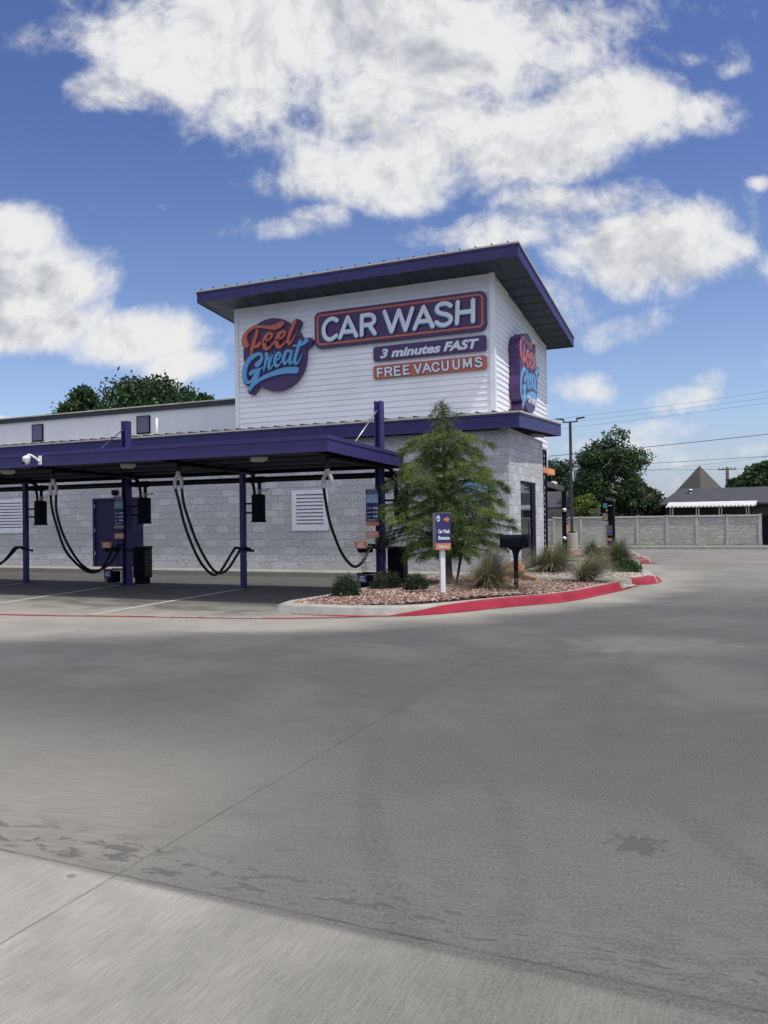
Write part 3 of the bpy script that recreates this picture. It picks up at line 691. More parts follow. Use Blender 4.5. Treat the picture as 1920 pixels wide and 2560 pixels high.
# upper roof : slab sheared along Y
def slab(mb, x0, x1, y0, y1, zb, zt, slope, yref, mi=0):
    f = lambda y, z: z+slope*(y-yref)
    mb.hexa([(x0,y0,f(y0,zb)),(x1,y0,f(y0,zb)),(x1,y1,f(y1,zb)),(x0,y1,f(y1,zb)),(x0,y0,f(y0,zt)),(x1,y0,f(y0,zt)),(x1,y1,f(y1,zt)),(x0,y1,f(y1,zt))], mi)
def eave(name, x0, x1, y0, y1, zb, zt, sl, soff, ribs):
    a = MB(); slab(a, x0+.05, x1-.05, y0+.05, y1-.05, zb+.02, zt-.02, sl, y0)
    if soff:
        for x in np.arange(-8.8, .2, .61): slab(a, x-.004, x+.004, -.15, .62, zb+.012, zb+.018, sl, y0, 1)
        for y in np.arange(1.2, 7.2, .61): slab(a, -.44, .31, y-.004, y+.004, zb+.012, zb+.018, sl, y0, 1)
    else:
        for y in np.arange(-.2, 4.8, .12): slab(a, .02, .31, y-.006, y+.006, zb+.012, zb+.018, sl, y0, 1)
    R = a.build(name, ['soffit', 'dark'], B)
    f = MB()
    slab(f, x0, x1, y0, y0+.04, zb, zt-.085, sl, y0); slab(f, x0-.012, x1+.012, y0-.014, y0+.04, zt-.082, zt-.03, sl, y0)
    slab(f, x1-.04, x1, y0+.042, y1-.042, zb, zt-.085, sl, y0); slab(f, x1-.04, x1+.012, y0+.042, y1-.042, zt-.082, zt-.03, sl, y0)
    slab(f, x0, x0+.04, y0+.042, y1-.042, zb, zt-.085, sl, y0); slab(f, x0-.012, x0+.04, y0+.042, y1-.042, zt-.082, zt-.03, sl, y0)
    slab(f, x0, x1, y1-.04, y1, zb, zt-.085, sl, y0)
    f.build('fascia', 'purple', R, bevel=.003)
    c = MB(); slab(c, x0-.03, x1+.03, y0-.03, y1+.03, zt-.028, zt+.012, sl, y0); c.build('roof_edge', 'cream', R)
    r = MB(); x = x1-.25
    while x > x0+.1:
        slab(r, x-.012, x+.012, y0-.01, ribs, zt+.012, zt+.062, sl, y0); x -= .4064
    r.build('roof_ribs', 'coping', R)
    return R
UR = eave('upper_roof', -8.98, .36, -.2, 7.3, 7.735, 8.065, RS, 1, 7.3)
SK = eave('skirt_roof', -24, .35, -.30, 4.9, 3.62, 4.0, .05, 0, .66)
# long wall of the wash tunnel
mb = MB(); mb.box((-30, .66, 3.4), (TX0+.03, .9, 5.0)); mb.box((-30,.9,4.4),(TX0+.03,6.5,4.9)); lw = mb.build('tunnel_wall', 'stucco', B)
mb = MB(); mb.box((-30, .60, 4.90), (TX0-.004, 1.0, 5.04)); mb.build('coping', 'coping', lw)
mb = MB(); mb.box((-30, .57, 5.04), (TX0-.004, 1.03, 5.075)); mb.build('coping_cap', 'cream', lw)
for x0, x1, z0, z1 in ((-16.32, -15.83, 4.21, 4.78), (-11.92, -11.41, 4.22, 4.78)):
    mb = MB(); mb.box((x0, .62, z0), (x1, .66, z1)); o = mb.build('window', 'dark', B); mb = MB(); mb.box((x0+.04, .612, z0+.04), (x1-.03, .62, z1-.03)); mb.build('pane', 'paneblue', o)
p = at(392,1060,Y=.45); mb = MB(); mb.tube([(p.x, .45, 3.9), (p.x, .45, at(392,1045,Y=.45).z)], .035, 12); mb.build('vent_pipe', 'white', B, smooth=True)
p = at(293,1233,Y=0); mb = MB(); mb.lathe((p.x, -.10, p.z-.06), [(.02,-.03),(.07,-.01),(.10,.05),(.105,.12),(.09,.15)], 16); wlgt = mb.build('wall_light', 'dark', B, smooth=True)
mb = MB(); mb.lathe((p.x, -.10, p.z-.12), [(.03,0.),(.055,.025),(.06,.05)], 14); mb.build('lamp_lens', 'lens', wlgt, smooth=True)
# back corner pieces: orange awning, black slatted screen, clearance beam
mb = MB(); mb.box((-.5, 3.96, 2.76), (0., 5.64, 2.93)); mb.build('awning', 'awning_orange', B, bevel=.006)
mb = MB(); mb.box((-.06, 4.02, .1), (0, 4.08, 3.45)); mb.box((-.06, 4.42, .1), (0, 4.48, 3.45)); mb.box((-.06,4.08,3.39),(0,4.42,3.45))
for k in range(21): mb.box((-.045, 4.08, .2+k*.155), (-.015, 4.42, .28+k*.155))
mb.build('slat_screen', 'dark', B)
mb = MB(); mb.box((-.50, 3.93, 2.96), (-.48, 6.9, 3.62)); mb.build('rear_trim', 'trim', B)

# ------------------------------------------------------------------ signs on the tower
FY = TY0-.03
def pxF(Yp):
    def f(x, y): q = at(x, y, Y=Yp); return q.x, q.z
    return f
frontfr = lambda x, z, d: (x, FY-d, z)
# logo strokes traced in a 7.541x zoom whose corner is (580,770): x, y, width
LOGO_O = [
 [(265,700,100),(228,620,110),(240,520,84),(300,430,64),(400,368,58),(520,348,48),(680,362,60),(800,358,92),(885,322,108),(935,292,94)],
 [(468,428,58),(440,540,60),(405,650,64),(375,760,58),(356,880,34)],
 [(345,755,30),(420,738,40),(485,705,66),(522,655,50)],
 [(605,645,34),(680,600,34),(738,540,44),(738,490,50),(690,476,46),(628,550,70),(600,650,82),(606,725,76),(650,772,50),(720,730,30),(790,640,20)],
 [(845,605,34),(930,560,34),(985,500,46),(988,455,46),(940,440,46),(880,500,66),(838,600,80),(840,690,76),(888,734,50),(960,690,30),(1030,610,20)],
 [(1178,252,70),(1130,370,66),(1080,500,62),(1052,600,60),(1070,668,54),(1120,630,30),(1195,495,12)]]
LOGO_C = [
 [(470,1066,98),(525,1010,74),(558,935,50),(540,874,48),(470,872,62),(350,944,84),(265,1060,92),(228,1200,92),(232,1330,82),(290,1404,62),(360,1368,40),(420,1260,40)],
 [(350,1232,76),(400,1190,60),(500,1160,50),(572,1118,14)],
 [(468,1200,112),(432,1330,104),(380,1450,72),(318,1540,62)],
 [(420,1420,70),(520,1346,62),(700,1262,78),(900,1196,100),(1050,1172,112),(1196,1170,118)],
 [(640,868,64),(648,930,58),(632,1000,50),(612,1090,40),(590,1185,24)],
 [(640,990,22),(700,922,40),(742,892,58),(712,980,56),(690,1080,60),(702,1150,46),(760,1090,20),(800,1010,14)],
 [(828,992,26),(885,950,30),(904,880,44),(880,842,42),(838,884,60),(806,970,66),(812,1060,60),(850,1094,44),(910,1030,20),(952,960,14)],
 [(1105,832,40),(1040,802,46),(988,880,62),(964,980,62),(990,1044,50),(1040,1000,26),(1108,850,22)],
 [(1120,818,58),(1092,930,56),(1080,1020,54),(1100,1048,42),(1150,990,20),(1172,930,12)],
 [(1280,622,60),(1240,750,60),(1192,900,60),(1172,1000,60),(1200,1050,46),(1250,1000,26),(1310,872,12)],
 [(1150,710,30),(1230,704,40),(1330,672,60),(1402,606,70)]]
def conv(strokes, ox, oy, sc, Yp, yscale=1.):
    out = []; f = pxF(Yp)
    for st_ in strokes:
        o = []
        for x, y, wd in st_:
            X, Z = f(ox+x/sc, oy+y/sc); X2, _ = f(ox+(x+wd)/sc, oy+y/sc); X1, Z1 = f(ox+x/sc, oy+(y+wd)/sc)
            o.append((X, Z, ((X2-X)+(Z-Z1))/2))
        out.append(o)
    return out
YL = FY-.14
sO = conv(LOGO_O, 580, 770, 7.541, YL-.06); sC = conv(LOGO_C, 580, 770, 7.541, YL-.06)
circ = []
f_ = pxF(YL)
for k in range(56):
    a = 2*math.pi*k/56; circ.append(f_(580+(800+588*math.cos(a))/7.541, 770+(873-685*math.sin(a))/7.541))
def logo(root, frame, strokesO, strokesC, ci, d_back, d_face, d_let):
    k = Flat(frame); k.poly(ci, d_back, d_face-.01)
    for s_ in strokesO+strokesC:
        k.ribbon([(x+.015, z-.015, w_) for x, z, w_ in s_], d_back, d_face-.004, grow=.045)
    for s_, dx in ((strokesO[5], .05), (strokesC[10], .05), (strokesC[2], .035)):
        k.ribbon([(x+dx, z-.03, w_) for x, z, w_ in s_], d_back, d_face-.008, grow=.055)
    k.mb.build('sign_backing', 'purple_sign', root)
    k = Flat(frame)
    for s_ in strokesO: k.ribbon(s_, d_face, d_let)
    k.mb.build('lettering', 'orange', root)
    k = Flat(frame)
    for i, s_ in enumerate(strokesC): k.ribbon(s_, d_face, d_let, roundcap=True)
    k.mb.build('lettering', 'cyan', root)
SG1 = thing('logo_sign', 'round purple sign with orange and blue script reading Feel Great on the tower front', 'sign', (-6.8, FY, 6.2))
logo(SG1, frontfr, sO, sC, circ, 0, .14, .19)
# side logo: same outline moved onto the side wall
cx = sum(q[0] for q in circ)/56; cz = sum(q[1] for q in circ)/56
CY, CZ = 3.16, 5.50
SX = TX1+.024
sidefr = lambda x, z, d: (SX+d, CY+(x-cx)*1.06, CZ+(z-cz)*1.06)
SG2 = thing('logo_sign', 'deep boxed purple sign with script and small CAR WASH lettering on the tower side wall', 'sign', (SX, CY, CZ))
logo(SG2, sidefr, sO, sC, circ, 0, .30, .302)
text_part('CAR WASH', .2, (SX+.318, CY+.25, CZ-.74), (0,1,0), (0,0,1), 'sign_white', SG2, fit=(1.15, .20), offset=.004)
mb = MB(); mb.box((SX+.04, 1.93, 5.28), (SX+.22, 1.95, 5.40))
# CAR WASH panel
def panel(name, label, tl, br_, r, mat, dep, ringp=None):
    a = at(*tl, Y=FY-dep); b = at(*br_, Y=FY-dep); t = thing(name, label, 'sign', ((a.x+b.x)/2, FY, (a.z+b.z)/2))
    k = Flat(frontfr); k.rrect(a.x, b.z, b.x, a.z, r, 0, dep); k.mb.build('sign_panel', mat, t)
    if ringp:
        q = Flat(frontfr); i = ringp; q.ring(a.x+i, b.z+i, b.x-i, a.z-i, r*.75, .055, dep, dep+.012); q.mb.build('border', 'orange', t)
    return t, a, b
SG3, a, b = panel('wordmark_sign', 'long purple panel with orange border and raised white letters CAR WASH', (786,782), (1216,824), .17, 'purple_sign', .10, .07)
STR = {'C': [[(262,290),(235,276),(200,280),(165,308),(142,360),(147,420),(175,456),(210,460),(256,428)]],
 'A': [[(290,445),(358,262)],[(358,262),(438,428)],[(312,396),(415,385)]],
 'R': [[(485,420),(487,248)],[(487,250),(560,240),(594,262),(597,298),(565,326),(487,336)],[(552,332),(605,408)]],
 'W': [[(692,214),(755,390)],[(755,390),(820,200)],[(820,200),(880,375)],[(880,375),(942,182)]],
 'A2': [[(962,365),(1043,170)],[(1043,170),(1125,345)],[(990,304),(1100,292)]],
 'S': [[(1288,158),(1255,140),(1215,140),(1172,162),(1166,202),(1195,226),(1245,236),(1284,258),(1286,296),(1250,326),(1200,332),(1158,308)]],
 'H': [[(1352,126),(1345,315)],[(1490,108),(1490,298)],[(1350,222),(1488,205)]]}
wt = Flat(frontfr); cy = Flat(frontfr); f_ = pxF(FY-.16)
for L in STR.values():
    for s_ in L:
        P = [(*f_(770+x/3.6065, 720+y/3.6065), .105) for x, y in s_]; st_ = len(s_) == 2
        wt.ribbon(P, .15, .165, straight=st_); cy.ribbon([(x-.022, z-.018, w_) for x, z, w_ in P], .11, .148, straight=st_, grow=.006)
cy.mb.build('letter_drop_shadow', 'cyan', SG3); wt.mb.build('lettering', 'sign_white', SG3)  # cyan drop-shadow copy of the letters, offset behind the white ones
SG4, a, b = panel('slogan_sign', 'narrow purple panel with slanted white letters 3 minutes FAST', (933,868), (1216,875), .06, 'purple_sign', .06)
text_part('3 minutes', .3, (a.x+1.06, FY-.068, (a.z+b.z)/2-.01), (1,0,0), (0,0,1), 'sign_white', SG4, fit=(1.72, .25), offset=.012, shear=.25)
text_part('FAST', .3, (a.x+2.47, FY-.068, (a.z+b.z)/2), (1,0,0), (0,0,1), 'sign_white', SG4, fit=(.96, .25), offset=.014, shear=.25)
SG5, a, b = panel('vacuum_sign', 'orange panel with white purple-outlined letters FREE VACUUMS', (933,915), (1216,922), .06, 'orange', .06)
FV = {'F': [[(632,800),(628,730)],[(630,730),(668,726)],[(632,765),(664,762)]],
 'R': [[(700,795),(698,722)],[(699,722),(738,718),(752,732),(746,748),(700,758)],[(735,755),(755,790)]],
 'E': [[(785,788),(782,712)],[(783,713),(826,708)],[(784,748),(822,744)],[(786,786),(832,780)]],
 'E2': [[(866,780),(864,703)],[(865,704),(908,698)],[(866,740),(904,735)],[(867,777),(912,770)]],
 'V': [[(962,694),(992,768)],[(992,768),(1018,686)]],
 'A': [[(1040,760),(1070,680)],[(1070,680),(1106,750)],[(1052,734),(1096,726)]],
 'C': [[(1180,690),(1160,674),(1135,682),(1122,712),(1134,742),(1162,748),(1182,730)]],
 'U': [[(1212,664),(1214,718),(1226,738),(1250,736),(1262,716),(1262,658)]],
 'U2': [[(1312,652),(1314,706),(1326,726),(1350,724),(1362,704),(1362,646)]],
 'M': [[(1406,718),(1406,642)],[(1406,642),(1436,706)],[(1436,706),(1468,634)],[(1468,634),(1472,708)]],
 'S': [[(1562,640),(1542,628),(1518,638),(1516,656),(1540,666),(1564,676),(1562,698),(1536,708),(1510,696)]]}
wt = Flat(frontfr); pu = Flat(frontfr); f_ = pxF(FY-.07)
for L in FV.values():
    for s_ in L:
        P = [(*f_(770+x/3.6065, 720+y/3.6065), .052) for x, y in s_]; st_ = len(s_) == 2
        wt.ribbon(P, .072, .078, straight=st_); pu.ribbon(P, .061, .064, straight=st_, grow=.018)
pu.mb.build('letter_outline', 'purple_sign', SG5); wt.mb.build('lettering', 'sign_white', SG5)

# ------------------------------------------------------------------ vacuum canopy
CP = thing('vacuum_canopy', 'long low purple steel canopy over the vacuum bays with dark underside', 'canopy', (-8, -5, 0))
SLC = -.025; ZB, ZT = 2.62, 2.90; CX0, CX1, CY0, CY1 = -24., -1.3, -7.0, -3.6
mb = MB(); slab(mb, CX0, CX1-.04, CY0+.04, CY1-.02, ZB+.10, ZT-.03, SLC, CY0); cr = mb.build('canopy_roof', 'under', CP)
mb = MB(); slab(mb, CX0, CX1, CY0, CY0+.035, ZB, ZT-.075, SLC, CY0); slab(mb, CX0, CX1+.014, CY0-.014, CY0+.035, ZT-.072, ZT, SLC, CY0)
slab(mb, CX1-.035, CX1, CY0+.037, CY1, ZB, ZT-.075, SLC, CY0); slab(mb, CX1-.035, CX1+.014, CY0+.037, CY1, ZT-.072, ZT, SLC, CY0)
mb.build('fascia', 'purple', CP, bevel=.003)
mb = MB()
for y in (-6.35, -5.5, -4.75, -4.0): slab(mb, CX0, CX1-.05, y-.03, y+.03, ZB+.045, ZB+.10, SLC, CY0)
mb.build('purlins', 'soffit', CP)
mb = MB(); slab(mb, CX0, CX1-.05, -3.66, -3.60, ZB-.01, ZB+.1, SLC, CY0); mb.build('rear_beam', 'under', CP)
def hbeam(x, y, z1, nm='column'):
    mb = MB(); w_, d_ = .13, .20
    mb.box((x-w_/2, y-d_/2, 0.02), (x-w_/2+.014, y+d_/2, z1)); mb.box((x+w_/2-.014, y-d_/2, 0.02), (x+w_/2, y+d_/2, z1)); mb.box((x-w_/2+.014, y-.006, .02), (x+w_/2-.014, y+.006, z1))
    mb.box((x-.07,y-.10,.02),(x-.066,y-.096,z1))
    c = mb.build(nm, 'purple', CP); b_ = MB(); b_.box((x-.14, y-.16, .0), (x+.14, y+.16, .018)); b_.build('base_plate', 'purple', c)
    return c
BC = [-1.62, -8.15, -14.6]; SC_ = [-4.92, -11.4]
for x in BC:
    c = hbeam(x, -4.1, 3.87)
    r = MB(); r.tube([(x-.01, -4.2, 3.66), (x-.01, -5.35, 2.86)], .014, 8); r.build('tie_rod', 'purple' if x < -2 else 'steel', CP, smooth=True)
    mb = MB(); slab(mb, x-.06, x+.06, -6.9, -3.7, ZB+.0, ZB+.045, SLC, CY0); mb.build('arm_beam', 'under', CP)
for x in SC_:
    mb = MB(); mb.box((x-.055, -4.155, .018), (x+.055, -4.045, 2.62)); c = mb.build('column', 'purple', CP, bevel=.008)
    b_ = MB(); b_.box((x-.13, -4.23, .0), (x+.13, -3.97, .018)); b_.build('base_plate', 'purple', c)
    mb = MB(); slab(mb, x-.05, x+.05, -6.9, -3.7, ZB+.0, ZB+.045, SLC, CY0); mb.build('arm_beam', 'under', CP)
# manifold
mb = MB(); mb.tube([(-24, -3.88, 2.38), (-1.68, -3.88, 2.38)], .062, 14)
for x in (-1.7, -5.0, -8.2, -11.5, -14.6):
    mb.tube([(x+.12, -3.88, 2.38), (x+.50, -3.88, 2.38)], .075, 14)
mb.build('manifold_pipe', 'rubber', CP, smooth=True)
# ceiling lights
for px, py in ((647,1147),(320,1164),(20,1184)):
    p = at(px, py, Y=-6.2); x = p.x; z = ZB+SLC*.8+.01
    mb = MB(); mb.lathe((x, -6.2, z-.04), [(.10,-.004),(.17,.012),(.20,.04),(.20,.08)], 4); o = mb.build('ceiling_light', 'lens', CP)
# hose drops: one thing each
def hose(pts, r=.028): return cat_rom(pts, 8)
HP = {'a': [[(809,1206),(812,1240),(822,1295),(840,1350),(860,1392),(884,1416),(903,1408),(916,1388),(926,1372),(936,1368),(946,1374),(958,1382)]],
 'b': [[(442,1222),(448,1257),(459,1303),(475,1350),(498,1400),(521,1429),(537,1437),(552,1427),(567,1404),(583,1377),(591,1369),(610,1375),(636,1377)],[(454,1222),(460,1261),(473,1303),(490,1350),(513,1396),(534,1425),(552,1432),(571,1421),(590,1392),(602,1373),(612,1369),(626,1373)]],
 'c': [[(124,1236),(131,1276),(145,1326),(162,1373),(189,1407),(216,1427),(235,1431),(251,1425),(266,1404),(278,1381),(286,1371),(301,1371),(332,1377)],[(133,1236),(141,1276),(154,1326),(174,1369),(197,1404),(220,1423),(239,1427),(262,1419),(282,1400),(297,1377),(306,1370),(318,1372)]],
 'd': [[(-150,1222),(-140,1300),(-110,1380),(-75,1420),(-45,1432),(0,1410),(19,1392),(35,1371),(46,1368),(62,1373),(83,1377)],[(-142,1222),(-130,1300),(-100,1375),(-65,1415),(-35,1424),(8,1404),(28,1386),(42,1371),(54,1368),(70,1374)]]}
def hose_set(key, n, label, colx, top, low, handle):
    """xs: x of the splitter; low/handle: (Y,z)"""
    x = {'a': -1.52, 'b': -4.70, 'c': -7.86, 'd': -11.1}[key]; t = thing('vacuum_hose_set', label, 'vacuum hose', (x, -6.6, 2.0), 'vacuum hoses under the canopy')
    # feed pipe under the ceiling
    mb = MB(); mb.tube(cat_rom([(colx+.16, -3.9, 2.40), (colx+.18, -4.0, 2.50), (x+.05, -4.6, 2.53), (x+.01, -6.2, 2.55), (x, -6.56, 2.54), (x, -6.6, 2.45), (x, -6.6, top)], 5), .042, 10); mb.build('feed_pipe', 'rubber', t, smooth=True)
    # splitter
    mb = MB(); mb.tube([(x, -6.6, top+.01), (x, -6.6, top-.05)], .046, 14)
    for s in (-1, 1): mb.tube(cat_rom([(x, -6.6, top-.03), (x+s*.035, -6.6, top-.09), (x+s*.075, -6.6, top-.16), (x+s*.075, -6.6, top-.25)], 5), [.036]*16, 12)
    mb.build('splitter', 'greyplastic', t, smooth=True)
    ends = [(-1), (1)][:n]
    for i, s in enumerate(ends):
        hx = x+s*.075; z0 = top-.25
        mb = MB(); mb.tube([(hx, -6.6, z0+.01), (hx, -6.6, z0-.07)], .034, 12); mb.bar((hx-.03, -6.63, z0-.03), (hx+.03, -6.66, z0-.03), .03); mb.build('cuff', 'steel', t)
        px = HP[key][i]; n_ = len(px); lo_ = max(range(n_), key=lambda q: px[q][1]); pts = []
        for q, (a_, b_) in enumerate(px):
            Yq = -6.6+(1.25*(q/lo_)**1.6 if q <= lo_ else 1.25+1.05*((q-lo_)/(n_-1-lo_))**.7)
            pts.append(tuple(at(a_, b_, Y=Yq)))
        pts = [(hx, -6.6, z0-.05)]+pts[1:] if key != 'd' else pts
        mb = MB(); mb.tube(hose(pts), .027, 10); mb.build('hose', 'rubber', t, smooth=True)
    return t
hose_set('a', 1, 'single black vacuum hose looping down at the right end of the canopy', -1.62, 2.34, (-5.4, .52), (-4.62, 1.08))
hose_set('b', 2, 'pair of black hoses looping down between the slim column and the info-sign column', -4.92, 2.42, (-5.5, .42), (-4.62, 1.08))
hose_set('c', 2, 'pair of black hoses hanging in front of the purple steel door', -8.15, 2.38, (-5.4, .48), (-4.62, 1.08))
hose_set('d', 2, 'pair of black hoses mostly cut off at the left edge of the photo', -11.4, 2.38, (-5.5, .50), (-4.62, 1.08))
# canister separators
def canister(x, label, col):
    t = thing('vacuum_canister', label, 'vacuum canister', (x, -4.05, 1.45), 'vacuum canisters')
    mb = MB(); mb.lathe((x, -4.0, 1.47), [(.15,0),(.155,.02),(.15,.03),(.15,.56),(.13,.58)], 20); mb.build('canister_body', 'dark', t, smooth=False)
    mb = MB(); mb.lathe((x, -4.0, 1.44), [(.17,0),(.17,.03)], 20); mb.build('canister_lid', 'dark', t)
    mb = MB(); mb.tube([(x+.03, -4.0, 2.05), (x+.03, -4.0, 2.18)], .045, 12); mb.build('coupling', 'greyplastic', t, smooth=True)
    mb = MB(); mb.tube([(x+.03, -4.0, 2.18), (x+.03, -4.0, 2.30), (x+.03, -3.88, 2.38)], .04, 12); mb.tube(cat_rom([(x-.30, -3.9, 2.36), (x-.20, -3.95, 2.34), (x-.12, -4., 2.22), (x-.10, -4., 2.05)], 5), .032, 10); mb.build('inlet_pipe', 'rubber', t, smooth=True)
    mb = MB(); mb.tube([(x+.05, -4.0, 2.13), (x+.24, -4.02, 2.13), (x+.27, -4.02, 2.17)], .01, 6); mb.build('valve_lever', 'greyplastic', t)
    for zz in (1.85, 1.65): mb = MB(); mb.bar((col+.05, -4.05, zz), (x-.14, -4.02, zz), .04); mb.build('bracket', 'dark', t)
    return t
canister(-4.58, 'black cylindrical canister beside the slim purple column left of the louver vent', -4.92)
canister(-7.72, 'black cylindrical canister on the column with the price sign, above the black bin', -8.15)
canister(-11.0, 'leftmost black cylindrical canister beside the slim column by the left louver', -11.4)
canister(-1.20, 'black cylindrical canister half hidden behind the feathery green tree', -1.62)
# bins
def bin_(x, label):
    t = thing('trash_bin', label, 'bin', (x, -3.6, 0), 'black bins by the columns')
    mb = MB(); mb.box((x-.17, -3.74, .14), (x+.17, -3.44, .86)); mb.build('bin_body', 'dark', t, bevel=.015)
    mb = MB(); mb.box((x-.18, -3.75, .862), (x+.18, -3.43, .90)); mb.build('bin_lid', 'rubber', t, bevel=.012)
    mb = MB(); mb.box((x-.13, -3.72, .0), (x+.13, -3.48, .14)); mb.build('bin_base', 'dark', t)
    mb = MB()
    for k in range(14): mb.box((x+.176, -3.72, .20+k*.045), (x+.180, -3.46, .22+k*.045))
    mb.build('grille', 'bronze', t)
bin_(-8.14, 'black square bin beside the column in front of the purple door')
bin_(-1.47, 'black square bin under the feathery tree, right of the last canopy column')
# column signs, towel boxes
def column_kit(x, lab, hdr):
    y = -4.26
    s = thing('price_sign', 'tall purple info board on the column '+lab, 'sign', (x, y, 1.5), 'info boards on the columns')
    x0, x1 = x-.25, x+.03
    ps = MB(); ps.box((x0, y, 1.42), (x1, y+.02, 2.08))
    mb = MB(); mb.box((x0+.01, y-.004, 1.80), (x1-.01, y, 1.98)); mb.build('blue_panel', hdr, s)
    mb = MB(); mb.box((x0, y-.004, 1.34), (x1, y+.02, 1.415)); mb.build('orange_panel', 'beigepr' if hdr == 'teal' else 'orangepr', s)
    text_part('UNLIMITED\nWASH CLUB', .05, (x-.11, y-.003, 2.03), (1,0,0), (0,0,1), 'sign_white', s, fit=(.22, .075), extrude=.001)
    for k in range(4): ps.box((x0+.03, y-.007, 1.83+k*.036), (x1-.03-.02*(k % 2), y-.004, 1.840+k*.036), 1)
    for k in range(3):
        ps.box((x0+.02, y-.004, 1.52+k*.085), (x0+.13-.03*(k == 0), y, 1.532+k*.085), 1); ps.box((x0+.16, y-.004, 1.51+k*.085), (x0+.20, y, 1.545+k*.085), 1); ps.box((x0+.215, y-.004, 1.51+k*.085), (x0+.26, y, 1.545+k*.085), 1)
    ps.box((x0+.03, y-.004, 1.452), (x1-.04, y, 1.462), 1); ps.build('sign_panel', ['purple', 'sign_white'], s)
    n = thing('notice_plate', 'orange notice plate on the column '+lab, 'sign', (x, y, 1.1), 'orange notice plates')
    mb = MB(); mb.box((x0, y, 1.10), (x1, y+.015, 1.23)); mb.build('plate', 'orangepr', n)
    mb = MB()
    for k in range(3): mb.box((x0+.03, y-.003, 1.125+k*.033), (x1-.03, y, 1.135+k*.033))
    mb.build('print_lines', 'sign_white', n)
    # clean towel box
    bx = x-.26
    c = thing('clean_towel_box', 'orange CLEAN TOWELS box on the column '+lab, 'towel box', (bx, -4.4, .9), 'clean towel boxes')
    mb = MB(); mb.hexa([(bx-.07,-4.46,.80),(bx+.12,-4.46,.80),(bx+.12,-4.2,.80),(bx-.07,-4.2,.80),(bx-.12,-4.5,.92),(bx+.14,-4.5,.92),(bx+.14,-4.2,.92),(bx-.12,-4.2,.92)]); mb.build('box_body', 'dark', c)
    mb = MB(); mb.hexa([(bx-.12,-4.505,.89),(bx+.13,-4.505,.89),(bx+.13,-4.49,.89),(bx-.12,-4.49,.89),(bx-.15,-4.515,1.03),(bx+.13,-4.515,1.03),(bx+.13,-4.49,1.03),(bx-.15,-4.49,1.03)]); mb.build('sign_panel', 'orangepr', c)
    text_part('CLEAN\nTOWELS', .05, (bx, -4.518, .96), (1,0,0), (0,0,1), 'sign_white', c, fit=(.17, .095), extrude=.001, offset=.001)
    mb = MB(); mb.box((bx+.02, -4.22, .93), (x-.06, -4.16, .97)); mb.build('bracket', 'dark', c)
    d = thing('dirty_towel_bin', 'low DIRTY TOWELS wire bin on the column '+lab, 'towel bin', (bx, -4.4, .2), 'dirty towel bins')
    mb = MB(); mb.box((bx-.10, -4.5, .37), (bx+.16, -4.46, .40)); mb.box((bx-.10, -4.22, .37), (bx+.30, -4.16, .40))
    for k in range(9):
        xx = bx-.10+k*.03; mb.bar((xx, -4.48, .10), (xx, -4.48, .40), .006)
    for k in range(8):
        yy = -4.48+k*.04; mb.bar((bx-.10, yy, .10), (bx-.10, yy, .40), .006); mb.bar((bx+.16, yy, .10), (bx+.16, yy, .40), .006)
    for zz in (.10, .18, .26, .34): mb.bar((bx-.10, -4.482, zz), (bx+.16, -4.482, zz), .006); mb.bar((bx-.102, -4.48, zz), (bx-.102, -4.2, zz), .006)
    mb.build('wire_basket', 'dark', d)
    mb = MB(); mb.box((bx-.07, -4.51, .20), (bx+.12, -4.50, .36)); mb.build('sign_panel', 'purple', d)
    text_part('DIRTY\nTOWELS', .05, (bx+.025, -4.514, .285), (1,0,0), (0,0,1), 'sign_white', d, fit=(.14, .10), extrude=.001, offset=.001)
    mb = MB(); mb.box((bx-.06, -4.45, .08), (bx+.14, -4.2, .34)); mb.build('towel_pile', 'dark', d, bevel=.03)
    return d
column_kit(-8.15, 'in front of the steel door', 'teal')
column_kit(-1.62, 'beside the feathery tree', 'bluepr')
# coiled air hose on the last column
pts = []
for k in range(100):
    a = k/100*2*math.pi*4.5; z = .98-.56*k/100; pts.append((-1.86+.055*math.cos(a), -4.42+.055*math.sin(a), z))
mb = MB(); mb.tube(pts, .005, 6)
pts = [(-1.86-.055*math.cos(k/100*2*math.pi*4.5), -4.42+.055*math.sin(k/100*2*math.pi*4.5), .98-.56*k/100) for k in range(100)]; mb.tube(pts, .005, 6)
tag(mb.build('coiled_air_line', 'rubber', smooth=True), 'thin black coiled air line hanging between the towel box and the wire bin', 'air hose')
mb = MB(); mb.tube([(-1.53, -4.16, .0), (-1.53, -4.16, 2.5)], .008, 8); mb.build('conduit', 'purple', CP)
mb = MB(); mb.tube([(-1.44, -4.28, .0), (-1.44, -4.28, .62)], .012, 8); mb.build('stub_pipe', 'greyplastic', CP)
